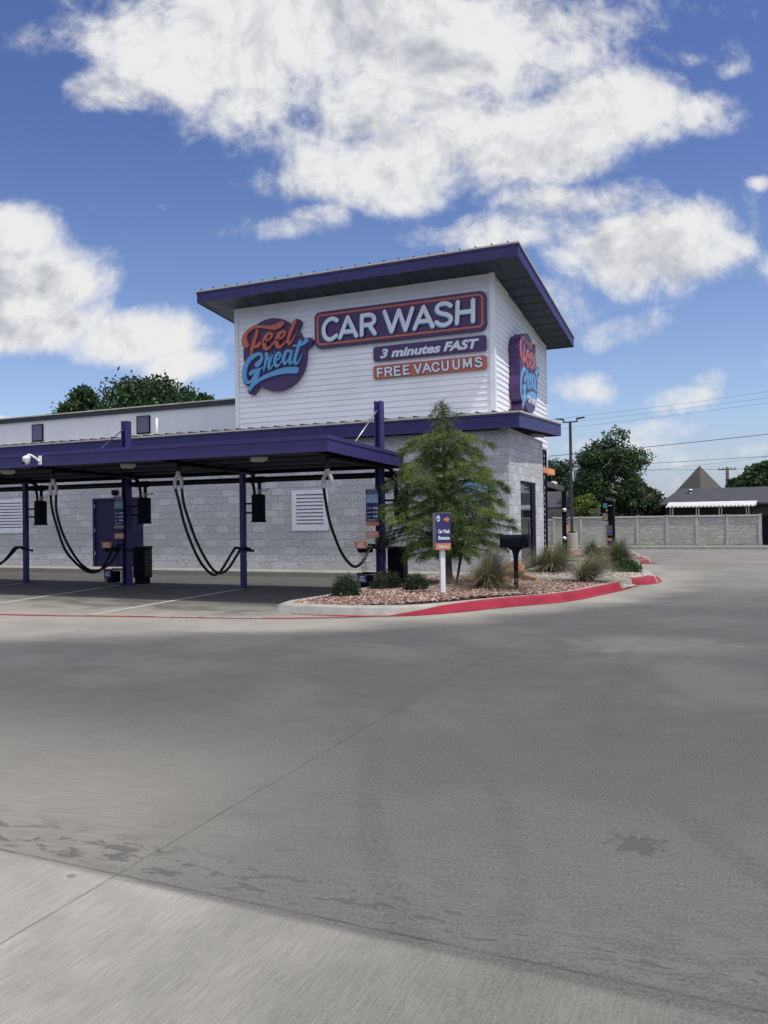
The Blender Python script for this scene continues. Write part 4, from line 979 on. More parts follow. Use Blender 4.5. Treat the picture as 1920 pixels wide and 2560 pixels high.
# cctv camera on the fascia
p = at(101,1151,Y=-7.02); t = thing('security_camera', 'white dome security camera bracketed to the purple canopy edge', 'camera', (p.x, -7.02, p.z))
mb = MB(); mb.box((p.x-.04, -7.045, p.z-.09), (p.x+.04, -7.015, p.z+.09)); mb.build('back_plate', 'white', t, bevel=.006)
mb = MB(); mb.tube(cat_rom([(p.x, -7.04, p.z-.03), (p.x-.04, -7.12, p.z+.05), (p.x-.08, -7.22, p.z+.10), (p.x-.09, -7.27, p.z+.06)], 5), .022, 10); mb.build('bracket_arm', 'white', t, smooth=True)
mb = MB(); mb.lathe((p.x-.09, -7.28, p.z-.03), [(.03,.11),(.07,.085),(.078,.06),(.072,.04),(.065,-.01),(.045,-.05),(.02,-.065)][::-1], 20); mb.build('dome_housing', 'white', t, smooth=True)
mb = MB(); mb.lathe((p.x-.105, -7.33, p.z-.055), [(.01,-.035),(.03,-.02),(.033,0),(.02,.02)], 14); mb.build('lens', 'dark', t, smooth=True)

# ------------------------------------------------------------------ sign, mailbox, stake, rocks
p = at(1107,1488,Z=.15); sx, sy = p.x, p.y
t = thing('entrance_sign', 'purple sign box reading Car Wash Entrance Welcome with orange arrow on a white post', 'sign', (sx, sy, .12))
mb = MB(); mb.box((sx-.042, sy-.042, .13), (sx+.042, sy+.042, .98)); mb.build('post', 'white', t, bevel=.004)
mb = MB(); mb.lathe((sx-.02, sy, .135), [(.24,0),(.24,.02),(.2,.03)], 24); mb.build('base', 'ltconc', t)
zt_, zb_ = 1.56, .93
_preS = set(bpy.data.objects)
mb = MB(); mb.box((sx-.135, sy-.08, zb_), (sx+.135, sy+.11, zt_)); mb.build('sign_box', 'greyplastic', t, bevel=.004)
yf = sy-.083
mb = MB(); mb.box((sx-.132, yf-.004, zb_+.115), (sx+.132, sy-.0802, zt_-.003)); mb.build('purple_face', 'purple', t)
mb = MB(); mb.box((sx-.132, yf-.004, zb_+.003), (sx+.132, sy-.0802, zb_+.113)); mb.build('orange_face', 'orangepr', t)
text_part('Car Wash', .1, (sx+.012, yf-.006, zb_+.315), (1,0,0), (0,0,1), 'sign_white', t, fit=(.205, .065), offset=.004, extrude=.001)
text_part('Entrance', .1, (sx+.012, yf-.006, zb_+.205), (1,0,0), (0,0,1), 'sign_white', t, fit=(.195, .065), offset=.004, extrude=.001)
text_part('Welcome!', .1, (sx+.005, yf-.006, zb_+.058), (1,0,0), (0,0,1), 'sign_white', t, fit=(.19, .052), offset=.002, extrude=.001)
fr2 = lambda x, z, d: (sx+x, yf-.004-d, zt_+z)
k = Flat(fr2); k.poly([(.015,-.09),(.065,-.09),(.065,-.06),(.118,-.112),(.065,-.165),(.065,-.135),(.015,-.135)][::-1], 0, .003); k.mb.build('arrow', 'orangepr', t)
k = Flat(fr2); k.poly([(-.085+.030*math.cos(a), -.095+.055*math.sin(a)) for a in np.linspace(0, 2*math.pi, 20, endpoint=False)], 0, .003); k.mb.build('emblem', 'sign_white', t)
k = Flat(fr2); k.ribbon([(-.103,-.10,.009),(-.096,-.12,.009),(-.085,-.09,.009),(-.075,-.12,.009),(-.067,-.10,.009)], .003, .005); k.ribbon([(-.085,-.055,.008),(-.085,-.09,.008)], .003, .005); k.mb.build('emblem_mark', 'purple', t)
t.rotation_euler = (0, 0, R_(35))
# mailbox
p = at(1291,1478,Z=.15); mx, my = p.x, p.y
t = thing('mailbox', 'black rural mailbox with arched top on a black post in the gravel', 'mailbox', (mx, my, .12))
mb = MB(); mb.box((mx-.035, my-.035, .10), (mx+.035, my+.035, .95)); mb.box((mx-.045,my-.045,.745),(mx+.045,my+.045,.765)); mb.build('post', 'dark', t, bevel=.006)
mb = MB()
prof = [(.13,.93),(.13,.915),(.10,.90),(.07,.87),(.05,.82),(.040,.765)]
for s in (-1, 1):
    pass
pl = [(-a, z) for a, z in prof]+[(a, z) for a, z in prof[::-1]]
N = len(pl); mb.add([(mx+a, my-.02, z) for a, z in pl]+[(mx+a, my+.02, z) for a, z in pl], [tuple(range(N)), tuple(range(N, 2*N))[::-1]]+[(i, (i+1) % N, N+(i+1) % N, N+i) for i in range(N)])
mb.build('post_bracket', 'dark', t)
def mailsec(x, r, zt, mb, x2):
    hs = [(-r, .93), (r, .93)]+[(r*math.cos(a), .93+(zt-.93-r)+r*math.sin(a)) for a in np.linspace(0, math.pi, 14)]
    N = len(hs); mb.add([(x, my+a, z) for a, z in hs]+[(x2, my+a, z) for a, z in hs], [tuple(range(N))[::-1], tuple(range(N, 2*N))]+[(i, (i+1) % N, N+(i+1) % N, N+i) for i in range(N)])
mb = MB(); mailsec(mx-.27, .085, 1.16, mb, mx+.19); bodym = mb.build('mailbox_body', 'dark', t, bevel=.006)
mb = MB(); mailsec(mx+.191, .092, 1.17, mb, mx+.235); mailsec(mx+.236, .080, 1.155, mb, mx+.25); mb.build('mailbox_door', 'dark', t, bevel=.004)
mb = MB(); mb.bar((mx+.12, my-.09, 1.09), (mx+.20, my-.10, 1.155), .012, .03); mb.build('flag', 'dark', t)
# stake
a = at(1140,1459,Z=.18); b = at(1157,1358,Y=a.y); mb = MB(); mb.bar((a.x, a.y, .1), b, .045, .03)
tag(mb.build('tree_stake', 'dark'), 'thin black stake leaning beside the trunk of the feathery tree', 'stake')
# rocks
def rock(px, py, s, label, seed, sc=(1, .8, .75)):
    r = np.random.RandomState(seed); p = at(px, py, Z=.14); import bmesh
    bm = bmesh.new(); bmesh.ops.create_icosphere(bm, subdivisions=3, radius=1)
    dirs = [Vector(d).normalized() for d in r.normal(size=(9, 3))]
    for v in bm.verts:
        c = v.co.normalized(); k = 1.
        for d in dirs:
            q = c.dot(d)
            if q > .62: k = min(k, .62/q)
        k *= 1+.04*r.randn(); v.co = c*k*s
        v.co.x *= sc[0]; v.co.y *= sc[1]; v.co.z *= sc[2]
    me = bpy.data.meshes.new('rock'); bm.to_mesh(me); bm.free(); me.materials.append(M['rock']); o = bpy.data.objects.new('rock', me); COL.objects.link(o)
    o.location = (p.x, p.y, .12+s*sc[2]*.55); return tag(o, label, 'rock', 'rust coloured rocks in the bed')
rock(1285,1446,.30, 'large rust-brown boulder behind the mailbox post', 3, (1.2, .8, .85)); rock(1322,1452,.17, 'small rust-brown rock just right of the mailbox post', 5, (1.2,.8,.75)); rock(1252,1456,.2, 'reddish rock mostly hidden by the tall grass clump', 8)
rock(1472,1453,.09, 'tiny rust-brown stone at the foot of the leaning grass clump', 12)

# ------------------------------------------------------------------ plants
def leaves(V0, ax, ln, wd, nv=None):
    """diamond leaves: centres V0 (n,3), direction ax (n,3), length ln, width wd"""
    n = len(V0); ax = ax/np.linalg.norm(ax, axis=1, keepdims=True); r = nrs.normal(size=(n, 3)); s = np.cross(ax, r); s /= np.linalg.norm(s, axis=1, keepdims=True)+1e-9
    ln = np.broadcast_to(ln, (n,))[:, None]; wd = np.broadcast_to(wd, (n,))[:, None]
    V = np.stack([V0, V0+ax*ln*.5+s*wd*.5, V0+ax*ln, V0+ax*ln*.5-s*wd*.5], 1).reshape(-1, 3)
    return V, np.arange(n*4).reshape(-1, 4)
# feathery tree
p = at(1120,1455,Z=.185); tx, ty = p.x, p.y; DT = (p-CAM).dot(CF)
FT = thing('feathery_tree', 'young feathery green tree with tiered drooping boughs standing in the pink gravel', 'tree', (tx, ty, .12))
topz = at(1103,990,Y=ty).z; tpx = at(1103,990,Y=ty).x
tr = cat_rom([(tx, ty, .08), (tx+.0, ty, .6), (tx-.02, ty, 1.2), (tx-.05, ty+.02, 2.0), ((tx+tpx)/2, ty, 2.9), (tpx+.02, ty, 3.7), (tpx, ty, topz-.1)], 5)
mb = MB(); nT = len(tr); mb.tube(tr, [.105*(1-.94*(i/(nT-1))**.75)+.004+.03*max(0, 1-i/3) for i in range(nT)], 10)
mb.build('trunk', 'bark', FT, smooth=True)
# bough envelope (photo pixels): height y -> left / right reach
envy = [990,1015,1030,1045,1075,1095,1115,1135,1165,1190,1215,1235,1255,1275,1300,1320,1345,1370,1395]
envl = [1100,1098,1068,1095,1082,1005,1002,1052,985,955,940,988,968,960,930,915,950,985,1040]
envr = [1106,1108,1163,1120,1128,1222,1228,1190,1212,1250,1258,1222,1286,1235,1268,1272,1255,1225,1170]
br_mb = MB(); LV = []; LD = []
nb = 165
for k in range(nb):
    f = (k+.5)/nb; z = .70+(topz-.13-.70)*f; yy = 1395-(1395-1000)*f
    xr = (np.interp(yy, envy, envr)-1108)/FPX*DT; xl = (1108-np.interp(yy, envy, envl))/FPX*DT
    az = k*2.39996+rnd.uniform(-.3, .3); ca, sa = math.cos(az), math.sin(az)
    reach = (xr*1.06 if ca > 0 else xl*1.10)*rnd.uniform(.66, 1.10) * (1 if abs(ca) > .35 else .7)
    reach = max(.12, reach)
    i0 = min(nT-2, max(0, int(np.searchsorted([q[2] for q in tr], z-.25*reach)))); b0 = np.array(tr[i0])
    rise = .12*reach; end = np.array([b0[0]+(ca*.917-sa*.9*.397)*reach, b0[1]+(ca*.397+sa*.9*.917)*reach, z+rise*.3-.10*reach])
    mid = (b0+end)/2+np.array([0, 0, .16*reach]); P = cat_rom([b0, b0*.7+mid*.3+np.array([0,0,.03]), mid, end*.8+mid*.2, end], 5)
    br_mb.tube(P, [.012*(reach/1.2+.2)*(1-.85*i/(len(P)-1))+.0015 for i in range(len(P))], 5, cap=False)
    m = len(P)
    for j in range(int((30+reach*95)*(1 if yy > 1085 else .22))):
        t_ = rnd.uniform(.05, 1)**.62; q = np.array(P[min(m-1, int(t_*(m-1)))])
        dirv = np.array(P[min(m-1, int(t_*(m-1))+1)])-np.array(P[max(0, int(t_*(m-1))-1)]); dirv /= np.linalg.norm(dirv)+1e-9
        side = np.array([-dirv[1], dirv[0], 0])*rnd.choice((-1, 1)); tw = dirv*rnd.uniform(.3, 1)+side*rnd.uniform(.3, 1.3)+np.array([0, 0, rnd.uniform(-.45, .40)])
        tw /= np.linalg.norm(tw); L = rnd.uniform(.08, .26)*(1.15-.2*t_)
        if rnd.random() < .1: br_mb.tube([q, q+tw*L*.6], .0022, 3, cap=False)
        ns = int(5+L*48)
        for s_ in range(ns):
            u_ = s_/ns; c = q+tw*L*u_+np.array([0, 0, -.09*u_*u_]); LV.append(c)
            LD.append(tw*.7+nrs.normal(size=3)*.55+np.array([0, 0, -.35]))
br_mb.build('branches', 'twig', FT, smooth=True)
for j in range(45):                      # leader tuft
    z = topz-.55+.6*j/60; LV += [np.array([tpx, ty, z])+nrs.normal(size=3)*.035*(1-.5*j/60)]*3; LD += [nrs.normal(size=3)+np.array([0, 0, .6]) for _ in range(3)]
LV = np.array(LV); LD = np.array(LD); n = len(LV)
V, F = leaves(LV, LD, nrs.uniform(.03, .065, n), nrs.uniform(.005, .010, n))
clump = (np.sin(LV[:, 0]*5.1)+np.sin(LV[:, 1]*6.3+1)+np.sin(LV[:, 2]*7.7+2)+nrs.normal(size=n)*.9)
mi = np.where(clump > .65, 2, np.where(clump < -.5, 1, 0)); fast('foliage', V, F, ['lf1', 'lf2', 'lf3'], mi, FT)
print('feather leaves', n)

def grass_clump(px, py, h, spread, n, label, mats=('gb1', 'gb2', 'gb3'), z0=.12, lean=(0, 0), P0=None, wd=.006):
    p = Vector(P0) if P0 else at(px, py, Z=z0)
    a = nrs.uniform(0, 2*math.pi, n); r0 = nrs.uniform(0, 1, n)**.5*.10*spread/.5; tilt = np.abs(nrs.normal(0, .85, n)).clip(0, 1.7); L = h*nrs.uniform(.55, 1.12, n)*(1-.1*tilt)
    K = 6; t_ = np.linspace(0, 1, K)
    dx = np.cos(a); dy = np.sin(a); V = []
    sw = nrs.normal(0, .35, n)
    for t in t_:
        out = spread*1.15*(tilt*(.25*t+.95*t*t)); up = L*(t*(1-.12*t)) - .55*L*tilt*t**2.4*.9
        up = np.maximum(up, .01*t)
        x = p.x+dx*(r0+out)+lean[0]*t*t; y = p.y+dy*(r0+out)+lean[1]*t*t; z = z0-.03+up*1.0
        x = x-dy*sw*t*t*.12; y = y+dx*sw*t*t*.12
        w_ = wd*(1-.85*t)*nrs.uniform(.8, 1.2, n)
        V.append(np.stack([np.stack([x-dy*w_, y+dx*w_, z], -1), np.stack([x+dy*w_, y-dx*w_, z], -1)], 1))
    V = np.stack(V, 1)  # n,K,2,3
    base = (np.arange(n)*K*2)[:, None]; F = []
    for k in range(K-1): F.append(np.stack([base[:, 0]+2*k, base[:, 0]+2*k+1, base[:, 0]+2*k+3, base[:, 0]+2*k+2], 1))
    F = np.stack(F, 1).reshape(-1, 4); mi = np.repeat(nrs.randint(0, 3, n), K-1)
    return tag(fast('ornamental_grass', V.reshape(-1, 3), F, list(mats), mi), label, 'grass clump', 'ornamental grass clumps')
grass_clump(1222,1478,1.0,.62,2600, 'tall arching grass clump between the white sign post and the mailbox', wd=.0042, lean=(.12, 0), mats=('gb1', 'gb2', 'gb2'))
grass_clump(1378,1430,.85,1.0,2200, 'wide green grass clump in front of the glass door', wd=.006)
grass_clump(1462,1454,.72,.55,1700, 'brownish grass clump leaning right at the edge of the pink gravel', lean=(.30, .05), mats=('gb2', 'gb2', 'gb3'), wd=.005)
grass_clump(1550,1420,.95,.62,1500, 'tall green grass clump below the menu post', wd=.007, mats=('gb1', 'gb3', 'gb1'))
grass_clump(1490,1424,.66,.7,1200, 'grey-green grass clump in the middle of the white pebble island', mats=('gb2', 'gb3', 'gb1'))
grass_clump(1405,1398,.75,.6,600, 'spiky grass clump at the foot of the clearance bar post', wd=.009)
grass_clump(1478,1392,.75,.6,500, 'distant grass clump left of the menu post', wd=.01)
def shrub(px, py, rx, rz, n, label, mats, nm='shrub', z0=.12, leaf=.03, grp='low shrubs in the beds'):
    p = at(px, py, Z=z0); t = thing(nm, label, 'shrub', (p.x, p.y, z0), grp)
    d = nrs.normal(size=(n, 3)); d /= np.linalg.norm(d, axis=1, keepdims=True); d[:, 2] = np.abs(d[:, 2]); rad = nrs.uniform(.35, 1, n)**.4
    bumpk = 1+.16*np.sin(d[:, 0]*7+1)*np.cos(d[:, 1]*8)+.10*np.sin(d[:, 2]*12+d[:, 0]*9)
    C = d*(rad*bumpk)[:, None]*np.array([rx, rx*.9, rz])+np.array([p.x, p.y, z0]); A = d*1.+nrs.normal(size=(n, 3))*.7
    V, F = leaves(C, A, nrs.uniform(.6, 1.4, n)*leaf, nrs.uniform(.4, .7, n)*leaf)
    fast('foliage', V, F, list(mats), nrs.randint(0, len(mats), n), t)
    mb = MB()
    for k in range(26):
        e = d[k]*np.array([rx, rx, rz])*.8; mb.tube([(p.x, p.y, z0-.02), (p.x+e[0]*.5, p.y+e[1]*.5, z0+e[2]*.6), (p.x+e[0], p.y+e[1], z0+e[2])], [.008, .005, .002], 4)
    mb.build('stems', 'twig', t); return t
shrub(865,1492,.27,.36,4200, 'round dark shrub nearest the left tip of the gravel bed', ('sh1','sh1','sh2'))
shrub(966,1474,.31,.34,4200, 'wide dark shrub in front of the last canopy column', ('sh1','sh2'))
shrub(1040,1482,.24,.32,3600, 'round dark shrub between the canopy column and the white sign post', ('sh1','sh1','sh2'))
shrub(1568,1432,.32,.28,2600, 'low dark green shrub among white pebbles at the island tip', ('td1','td2'), leaf=.045)
shrub(1503,1391,.55,.32,2200, 'reddish-brown dry bush beside the menu post', ('gb2','rock','gb2'), leaf=.05)

def bigtree(name, label, base, H, W, trunk_h, n, leaf, mats, seed, shape='oval', group=None, D=None, bare=0):
    r = np.random.RandomState(seed); bx, by, bz = base; t = thing(name, label, 'tree', base, group)
    D = D or W
    mb = MB(); tw_ = W*.035+.08
    mb.tube([(bx, by, bz-.1), (bx+.1, by, bz+trunk_h), (bx, by, bz+H*.7)], [tw_, tw_*.75, tw_*.2], 9)
    # clump centres over the crown
    nc = 46; cl = []
    for k in range(nc):
        d = r.normal(size=3); d /= np.linalg.norm(d); rad = r.uniform(.45, 1.)
        zc = trunk_h+(H-trunk_h)*(.5+.47*d[2]*rad); wz = 1.
        f = (zc-trunk_h)/(H-trunk_h)
        if shape == 'oval': wz = math.sqrt(max(.05, 1-(2*f-1)**2*.85))
        elif shape == 'cone': wz = max(.15, 1.05-f*.85)
        elif shape == 'flat': wz = 1-.3*f
        c = np.array([bx+d[0]*rad*W/2*wz, by+d[1]*rad*D/2*wz, bz+zc]); cl.append((c, r.uniform(.11, .24)*W*(.6+.4*wz)))
        if k < 20: mb.tube([(bx, by, bz+trunk_h*.8+.15*(H-trunk_h)*r.rand()), tuple((c+np.array([bx, by, bz+zc*.8]))/2), tuple(c)], [tw_*.35, tw_*.2, tw_*.05], 5, cap=False)
    mb.build('trunk', 'bark', t, smooth=True)
    per = n//nc; C = []; A = []; MI = []
    for i, (c, rr) in enumerate(cl):
        d = r.normal(size=(per, 3)); d /= np.linalg.norm(d, axis=1, keepdims=True); q = r.uniform(.3, 1, per)**.5
        e = 1+.25*np.sin(d[:, 0]*9+i)*np.sin(d[:, 1]*8+i*2)+.2*np.sin(d[:, 2]*11+i)
        C.append(c+d*(rr*q*e)[:, None]*np.array([1, 1, .72])); A.append(d*.6+r.normal(size=(per, 3))*.8); MI.append(np.clip(r.randint(0, 3, per)*(r.rand(per) > .35)+(i % 3)*0, 0, 2) if i % 3 else r.randint(0, 2, per))
    C = np.concatenate(C); A = np.concatenate(A); MI = np.concatenate(MI); m = len(C)
    V, F = leaves(C, A, nrs.uniform(.6, 1.4, m)*leaf, nrs.uniform(.45, .9, m)*leaf)
    fast('crown', V, F, list(mats), MI % len(mats), t)
    if bare:
        mb = MB()
        for k in range(bare):
            s = np.array([bx+r.uniform(-.2, .3)*W, by-D*.45, bz+H*r.uniform(.35, .7)]); P = [s]
            for j in range(5): P.append(P[-1]+np.array([r.uniform(-.3, .3), -.05, r.uniform(-.05, .35)])*W*.12)
            mb.tube(cat_rom(P, 3), .035, 5, cap=False)
        mb.build('bare_branches', 'greyplastic', t, smooth=True)
    return t
DK = ('td1', 'td2', 'td3')
BG = 'trees beyond the boundary wall'
def bt(px, ytop, ybot, wpx, Y, **k):
    a = at(px, ytop, Y=Y); b = at(px, ybot, Y=Y); dd = (a-CAM).dot(CF); return (a.x, Y, .1), a.z-.1, wpx/FPX*dd*.97
b, h, w_ = bt(1510,1070,1290,185,26); bigtree('leafy_tree', 'tallest dark leafy tree behind the boundary wall, in front of which the cable crosses', b, h, w_, 1.0, 30000, .13, DK, 21, group=BG, D=3.2, bare=4)
b, h, w_ = bt(1575,1165,1290,70,25.5); bigtree('leafy_tree', 'right shoulder of dark foliage beside the tallest tree', b, h, w_, .5, 9000, .12, DK, 22, group=BG)
b, h, w_ = bt(1395,1142,1290,110,30); bigtree('leafy_tree', 'dark tree seen between the building corner and the lamp post', b, h, w_, 1.0, 14000, .16, ('td1','td1','td2'), 23, group=BG)
b, h, w_ = bt(1618,1205,1290,95,30); bigtree('leafy_tree', 'low greyish tree with pale blossoms left of the dark roofed house', b, h, w_, .6, 12000, .14, ('td1','td2','gb2'), 24, group=BG)
b, h, w_ = bt(1468,1222,1290,66,22.5); bigtree('young_tree', 'bright yellow-green small tree behind the boundary wall', b, h, w_, .4, 7000, .12, ('yg1','yg2','yg1'), 25, group=BG, D=1.4)
b, h, w_ = bt(1440,1238,1290,22,22.3); bigtree('young_tree', 'narrow yellow-green sapling touching the lamp pole', b, h, w_, .3, 2200, .11, ('yg1','yg2','yg1'), 26, group=BG, D=.6)
b, h, w_ = bt(1925,1150,1260,130,44); bigtree('leafy_tree', 'dark tree cut off by the right edge behind the house roof', b, h, w_, 1.5, 14000, .26, DK, 27, group=BG)
b, h, w_ = bt(1850,1195,1240,80,60); bigtree('leafy_tree', 'distant low tree crown beside the utility pole', b, h, w_, 1.5, 8000, .3, ('td1','td2','td2'), 28, group=BG)
BL_ = 'trees rising behind the tunnel roof'
for px, yt, wp, sd_, lab in ((215,958,130,31,'left rounded dark tree crown above the tunnel roof'), (372,930,250,32,'broad dark tree crown highest above the tunnel roof'), (480,975,110,33,'low right dark tree crown next to the tower')):
    b, h, w_ = bt(px, yt, 1290, wp*1.35, 24); bigtree('leafy_tree', lab, b, h, w_, 4.0, 22000, .26, ('td1','td2','td1'), sd_, 'flat' if sd_ == 32 else 'oval', BL_, D=w_*.8)

# ------------------------------------------------------------------ boundary wall
FYY = 19.8
xs = [at(px, 1340, Y=FYY).x for px in (1385,1452.6,1522,1594,1668,1742.5,1819,1900.5)]
wz0, wz1 = .12, at(1700,1289,Y=FYY).z
bw = thing('boundary_wall', 'long grey precast ledgestone wall with capped posts behind the drive', 'wall', (1, FYY, .12))
lx = [xs[0]-(xs[1]-xs[0])*k for k in range(1, 6)]; allx = lx[::-1]+xs
for i in range(len(allx)-1):
    low = .09 if allx[i] < xs[0]-.1 else 0
    mb = MB(); mb.box((allx[i]+.08, FYY+.03, wz0), (allx[i+1]-.08, FYY+.12, wz1-.08-low)); mb.build('wall_panel', 'fence', bw)
    mb = MB(); mb.box((allx[i]+.085, FYY-.01, wz1-.08-low), (allx[i+1]-.085, FYY+.16, wz1-low)); mb.build('cap', 'stonecap', bw, bevel=.01)
for x in allx:
    low = .09 if x < xs[0]-.1 else 0
    mb = MB(); mb.box((x-.07, FYY+.005, wz0), (x+.07, FYY+.18, wz1-.03-low)); o = mb.build('wall_post', 'stonecap', bw, bevel=.008)
    mb = MB(); mb.box((x-.078, FYY-.015, wz1-.03-low), (x+.078, FYY+.2, wz1+.02-low)); mb.build('cap', 'stonecap', o, bevel=.01)
gx = xs[-1]+.1; mb = MB(); mb.box((gx, FYY+.05, .1), (gx+3, FYY+.1, wz1-.05))
for k in range(24): mb.box((gx+k*.125, FYY+.03, .1), (gx+k*.125+.11, FYY+.05, wz1-.02))
tag(mb.build('metal_gate', 'dark'), 'dark gate at the right end of the boundary wall', 'gate')
# wood fence behind
p = at(1475,1276,Y=22); mb = MB()
for k in range(60):
    x = p.x-4.0+k*.075; mb.box((x, 22+.01*(k % 2), .1), (x+.068, 22.02+.01*(k % 2), at(1400,1273,Y=22).z+rnd.uniform(-.02, .03)))
tag(mb.build('wooden_fence', 'woodfence'), 'weathered wooden picket fence seen above the boundary wall near the lamp post', 'fence')

# ------------------------------------------------------------------ houses
def house(name, label, Y, x0, x1, zr, ze, dep, roofm, parts=True):
    t = thing(name, label, 'house', ((x0+x1)/2, Y, .1))
    mb = MB(); mb.box((x0+.3, Y+.4, .1), (x1-.3, Y+2*dep-.4, ze)); mb.build('wall', 'housewall', t)
    mb = MB(); h0 = .9
    mb.add([(x0,Y,ze),(x1,Y,ze),(x1,Y+2*dep,ze),(x0,Y+2*dep,ze),(x0+h0,Y+dep,zr),(x1-h0,Y+dep,zr)], [(0,1,5,4),(2,3,4,5),(3,0,4),(1,2,5),(3,2,1,0)])
    mb.box((x0,Y-.01,ze-.1),(x1,Y+.03,ze)); r = mb.build('roof', roofm, t); return t, r
a = at(1648,1261,Y=27); zr = at(1700,1222,Y=30).z; H1, r = house('ranch_house', 'low dark-roofed house with a white metal awning behind the right part of the wall', 27, a.x, a.x+13, zr, a.z, 3., 'shingle')
aw = MB(); p0 = at(1664,1264,Y=25.8); p1 = at(1890,1263,Y=25.8); zt2 = p0.z+.05
n = 46
for k in range(n):
    x = p0.x+(p1.x-p0.x)*k/n; wdt = (p1.x-p0.x)/n; dz = .05*(k % 2)
    aw.hexa([(x,25.8,zt2-.17+dz*.4),(x+wdt*.98,25.8,zt2-.17+dz*.4),(x+wdt*.98+.1,27,zt2+.1),(x+.1,27,zt2+.1),(x,25.8,zt2-.13+dz),(x+wdt*.98,25.8,zt2-.13+dz),(x+wdt*.98+.1,27,zt2+.14),(x+.1,27,zt2+.14)])
aw.build('awning', 'awnwhite', H1)
mb = MB()
for px in (1676,1682,1741,1747,1798,1804,1866,1872): q = at(px, 1275, Y=25.9); mb.bar((q.x, 25.9, .1), (q.x, 25.9, zt2-.15), .04)
mb.build('awning_posts', 'awnwhite', H1)
for px, py in ((1656,1226),(1726,1218)):
    q = at(px, py+10, Y=29); mb = MB(); mb.tube([(q.x, 29, q.z-.5), (q.x, 29, q.z)], .09, 10); mb.lathe((q.x, 29, q.z), [(.14,0),(.16,.06),(.05,.14)], 10); mb.build('roof_vent', 'steel', H1, smooth=True)
a = at(1362,1268,Y=25.5); b = at(1432,1268,Y=25.5); house('ranch_house', 'dark-roofed house seen between the building corner and the lamp post', 25.5, a.x-3, b.x+.2, at(1400,1228,Y=28).z, a.z, 2.5, 'shingle')
# pyramid roof
a = at(1747,1165,Y=44); l = at(1680,1232,Y=44); rr_ = at(1808,1228,Y=44)
t = thing('pyramid_house', 'house with tall brown pyramid roof rising behind the dark-roofed house', 'house', (a.x, 46, .1))
mb = MB(); w2 = (rr_.x-l.x)/2+.5; zb3 = l.z-.5; mb.add([(a.x-w2*1.05,46.5,zb3),(a.x+.12,43.2,zb3),(a.x+w2,46,zb3),(a.x+.0,49.5,zb3),(a.x,46,a.z+.15)], [(0,1,4),(1,2,4),(2,3,4),(3,0,4)]); mb.build('roof', 'pyr', t)
mb = MB(); mb.box((a.x-1.2, 45., .1), (a.x+1.2, 47.4, zb3)); mb.build('wall', 'housewall', t)

# ------------------------------------------------------------------ lamp, menu post, clearance bar
p = at(1430,1368,Z=.0); LX, LY = p.x, 16.; LX = at(1430,1340,Y=16).x
t = thing('lamp_post', 'dark twin-head parking lot lamp on a round concrete base', 'street lamp', (LX, LY, 0))
z1 = at(1430,1333,Y=LY).z
mb = MB(); mb.lathe((LX, LY, 0), [(.25,0),(.25,z1-.02),(.235,z1)], 24); mb.build('concrete_base', 'ltconc', t)
mb = MB(); mb.box((LX-.14, LY-.14, z1), (LX+.14, LY+.14, z1+.08)); mb.build('base_cover', 'bronze', t)
zt3 = at(1426,1056,Y=LY).z
mb = MB(); mb.box((LX-.055, LY-.055, z1+.08), (LX+.055, LY+.055, zt3)); mb.build('pole', 'bronze', t, bevel=.005)
mb = MB(); mb.bar((LX-.30, LY, zt3+.02), (LX+.30, LY, zt3+.02), .07, .05); mb.bar((LX-.29, LY, zt3), (LX-.29, LY, zt3+.16), .05); mb.bar((LX+.29, LY, zt3), (LX+.29, LY, zt3+.16), .05); mb.build('arm', 'bronze', t)
for s in (-1, 1):
    mb = MB(); mb.hexa([(LX+s*.28,LY-.14,zt3+.12),(LX+s*.62,LY-.14,zt3+.17),(LX+s*.62,LY+.14,zt3+.17),(LX+s*.28,LY+.14,zt3+.12),(LX+s*.28,LY-.14,zt3+.17),(LX+s*.62,LY-.14,zt3+.20),(LX+s*.62,LY+.14,zt3+.20),(LX+s*.28,LY+.14,zt3+.17)]); mb.build('lamp_head', 'bronze', t)
# menu post
mx2 = at(1524,1380,Y=12.1).x; my2 = 12.1
t = thing('menu_post', 'tall dark pay post with printed panels standing in the far bed', 'sign', (mx2, my2, .1))
zz = lambda y: at(1524, y, Y=my2).z
mb = MB(); mb.box((mx2-.07, my2, .1), (mx2+.18, my2+.35, zz(1252))); mb.build('cabinet', 'dark', t, bevel=.01)
mb = MB(); mb.hexa([(mx2-.10,my2-.15,zz(1252)+.01),(mx2+.20,my2-.15,zz(1252)-.03),(mx2+.22,my2+.4,zz(1252)-.01),(mx2-.1,my2+.4,zz(1252)+.02),(mx2-.10,my2-.15,zz(1244)),(mx2+.20,my2-.15,zz(1248)),(mx2+.22,my2+.4,zz(1248)),(mx2-.1,my2+.4,zz(1243))]); mb.build('hood', 'bronze', t)
mb = MB(); mb.box((mx2-.03, my2-.01, zz(1265)), (mx2+.12, my2, zz(1263))); mb.build('light_bar', 'white', t)
mb = MB(); mb.box((mx2-.24, my2-.08, zz(1302)), (mx2-.02, my2-.02, zz(1246))); pm = mb.build('menu_panel', 'dark', t, bevel=.01)
mb = MB(); mb.box((mx2-.22, my2-.086, zz(1300)), (mx2-.04, my2-.08, zz(1283))); mb.build('print', 'beigepr', pm)
mb = MB(); mb.box((mx2-.20, my2-.086, zz(1270)), (mx2-.05, my2-.08, zz(1258))); mb.build('print', 'teal', pm)
mb = MB(); mb.box((mx2-.10, my2-.092, zz(1279)), (mx2-.03, my2-.086, zz(1273))); mb.build('print', 'orangepr', pm)
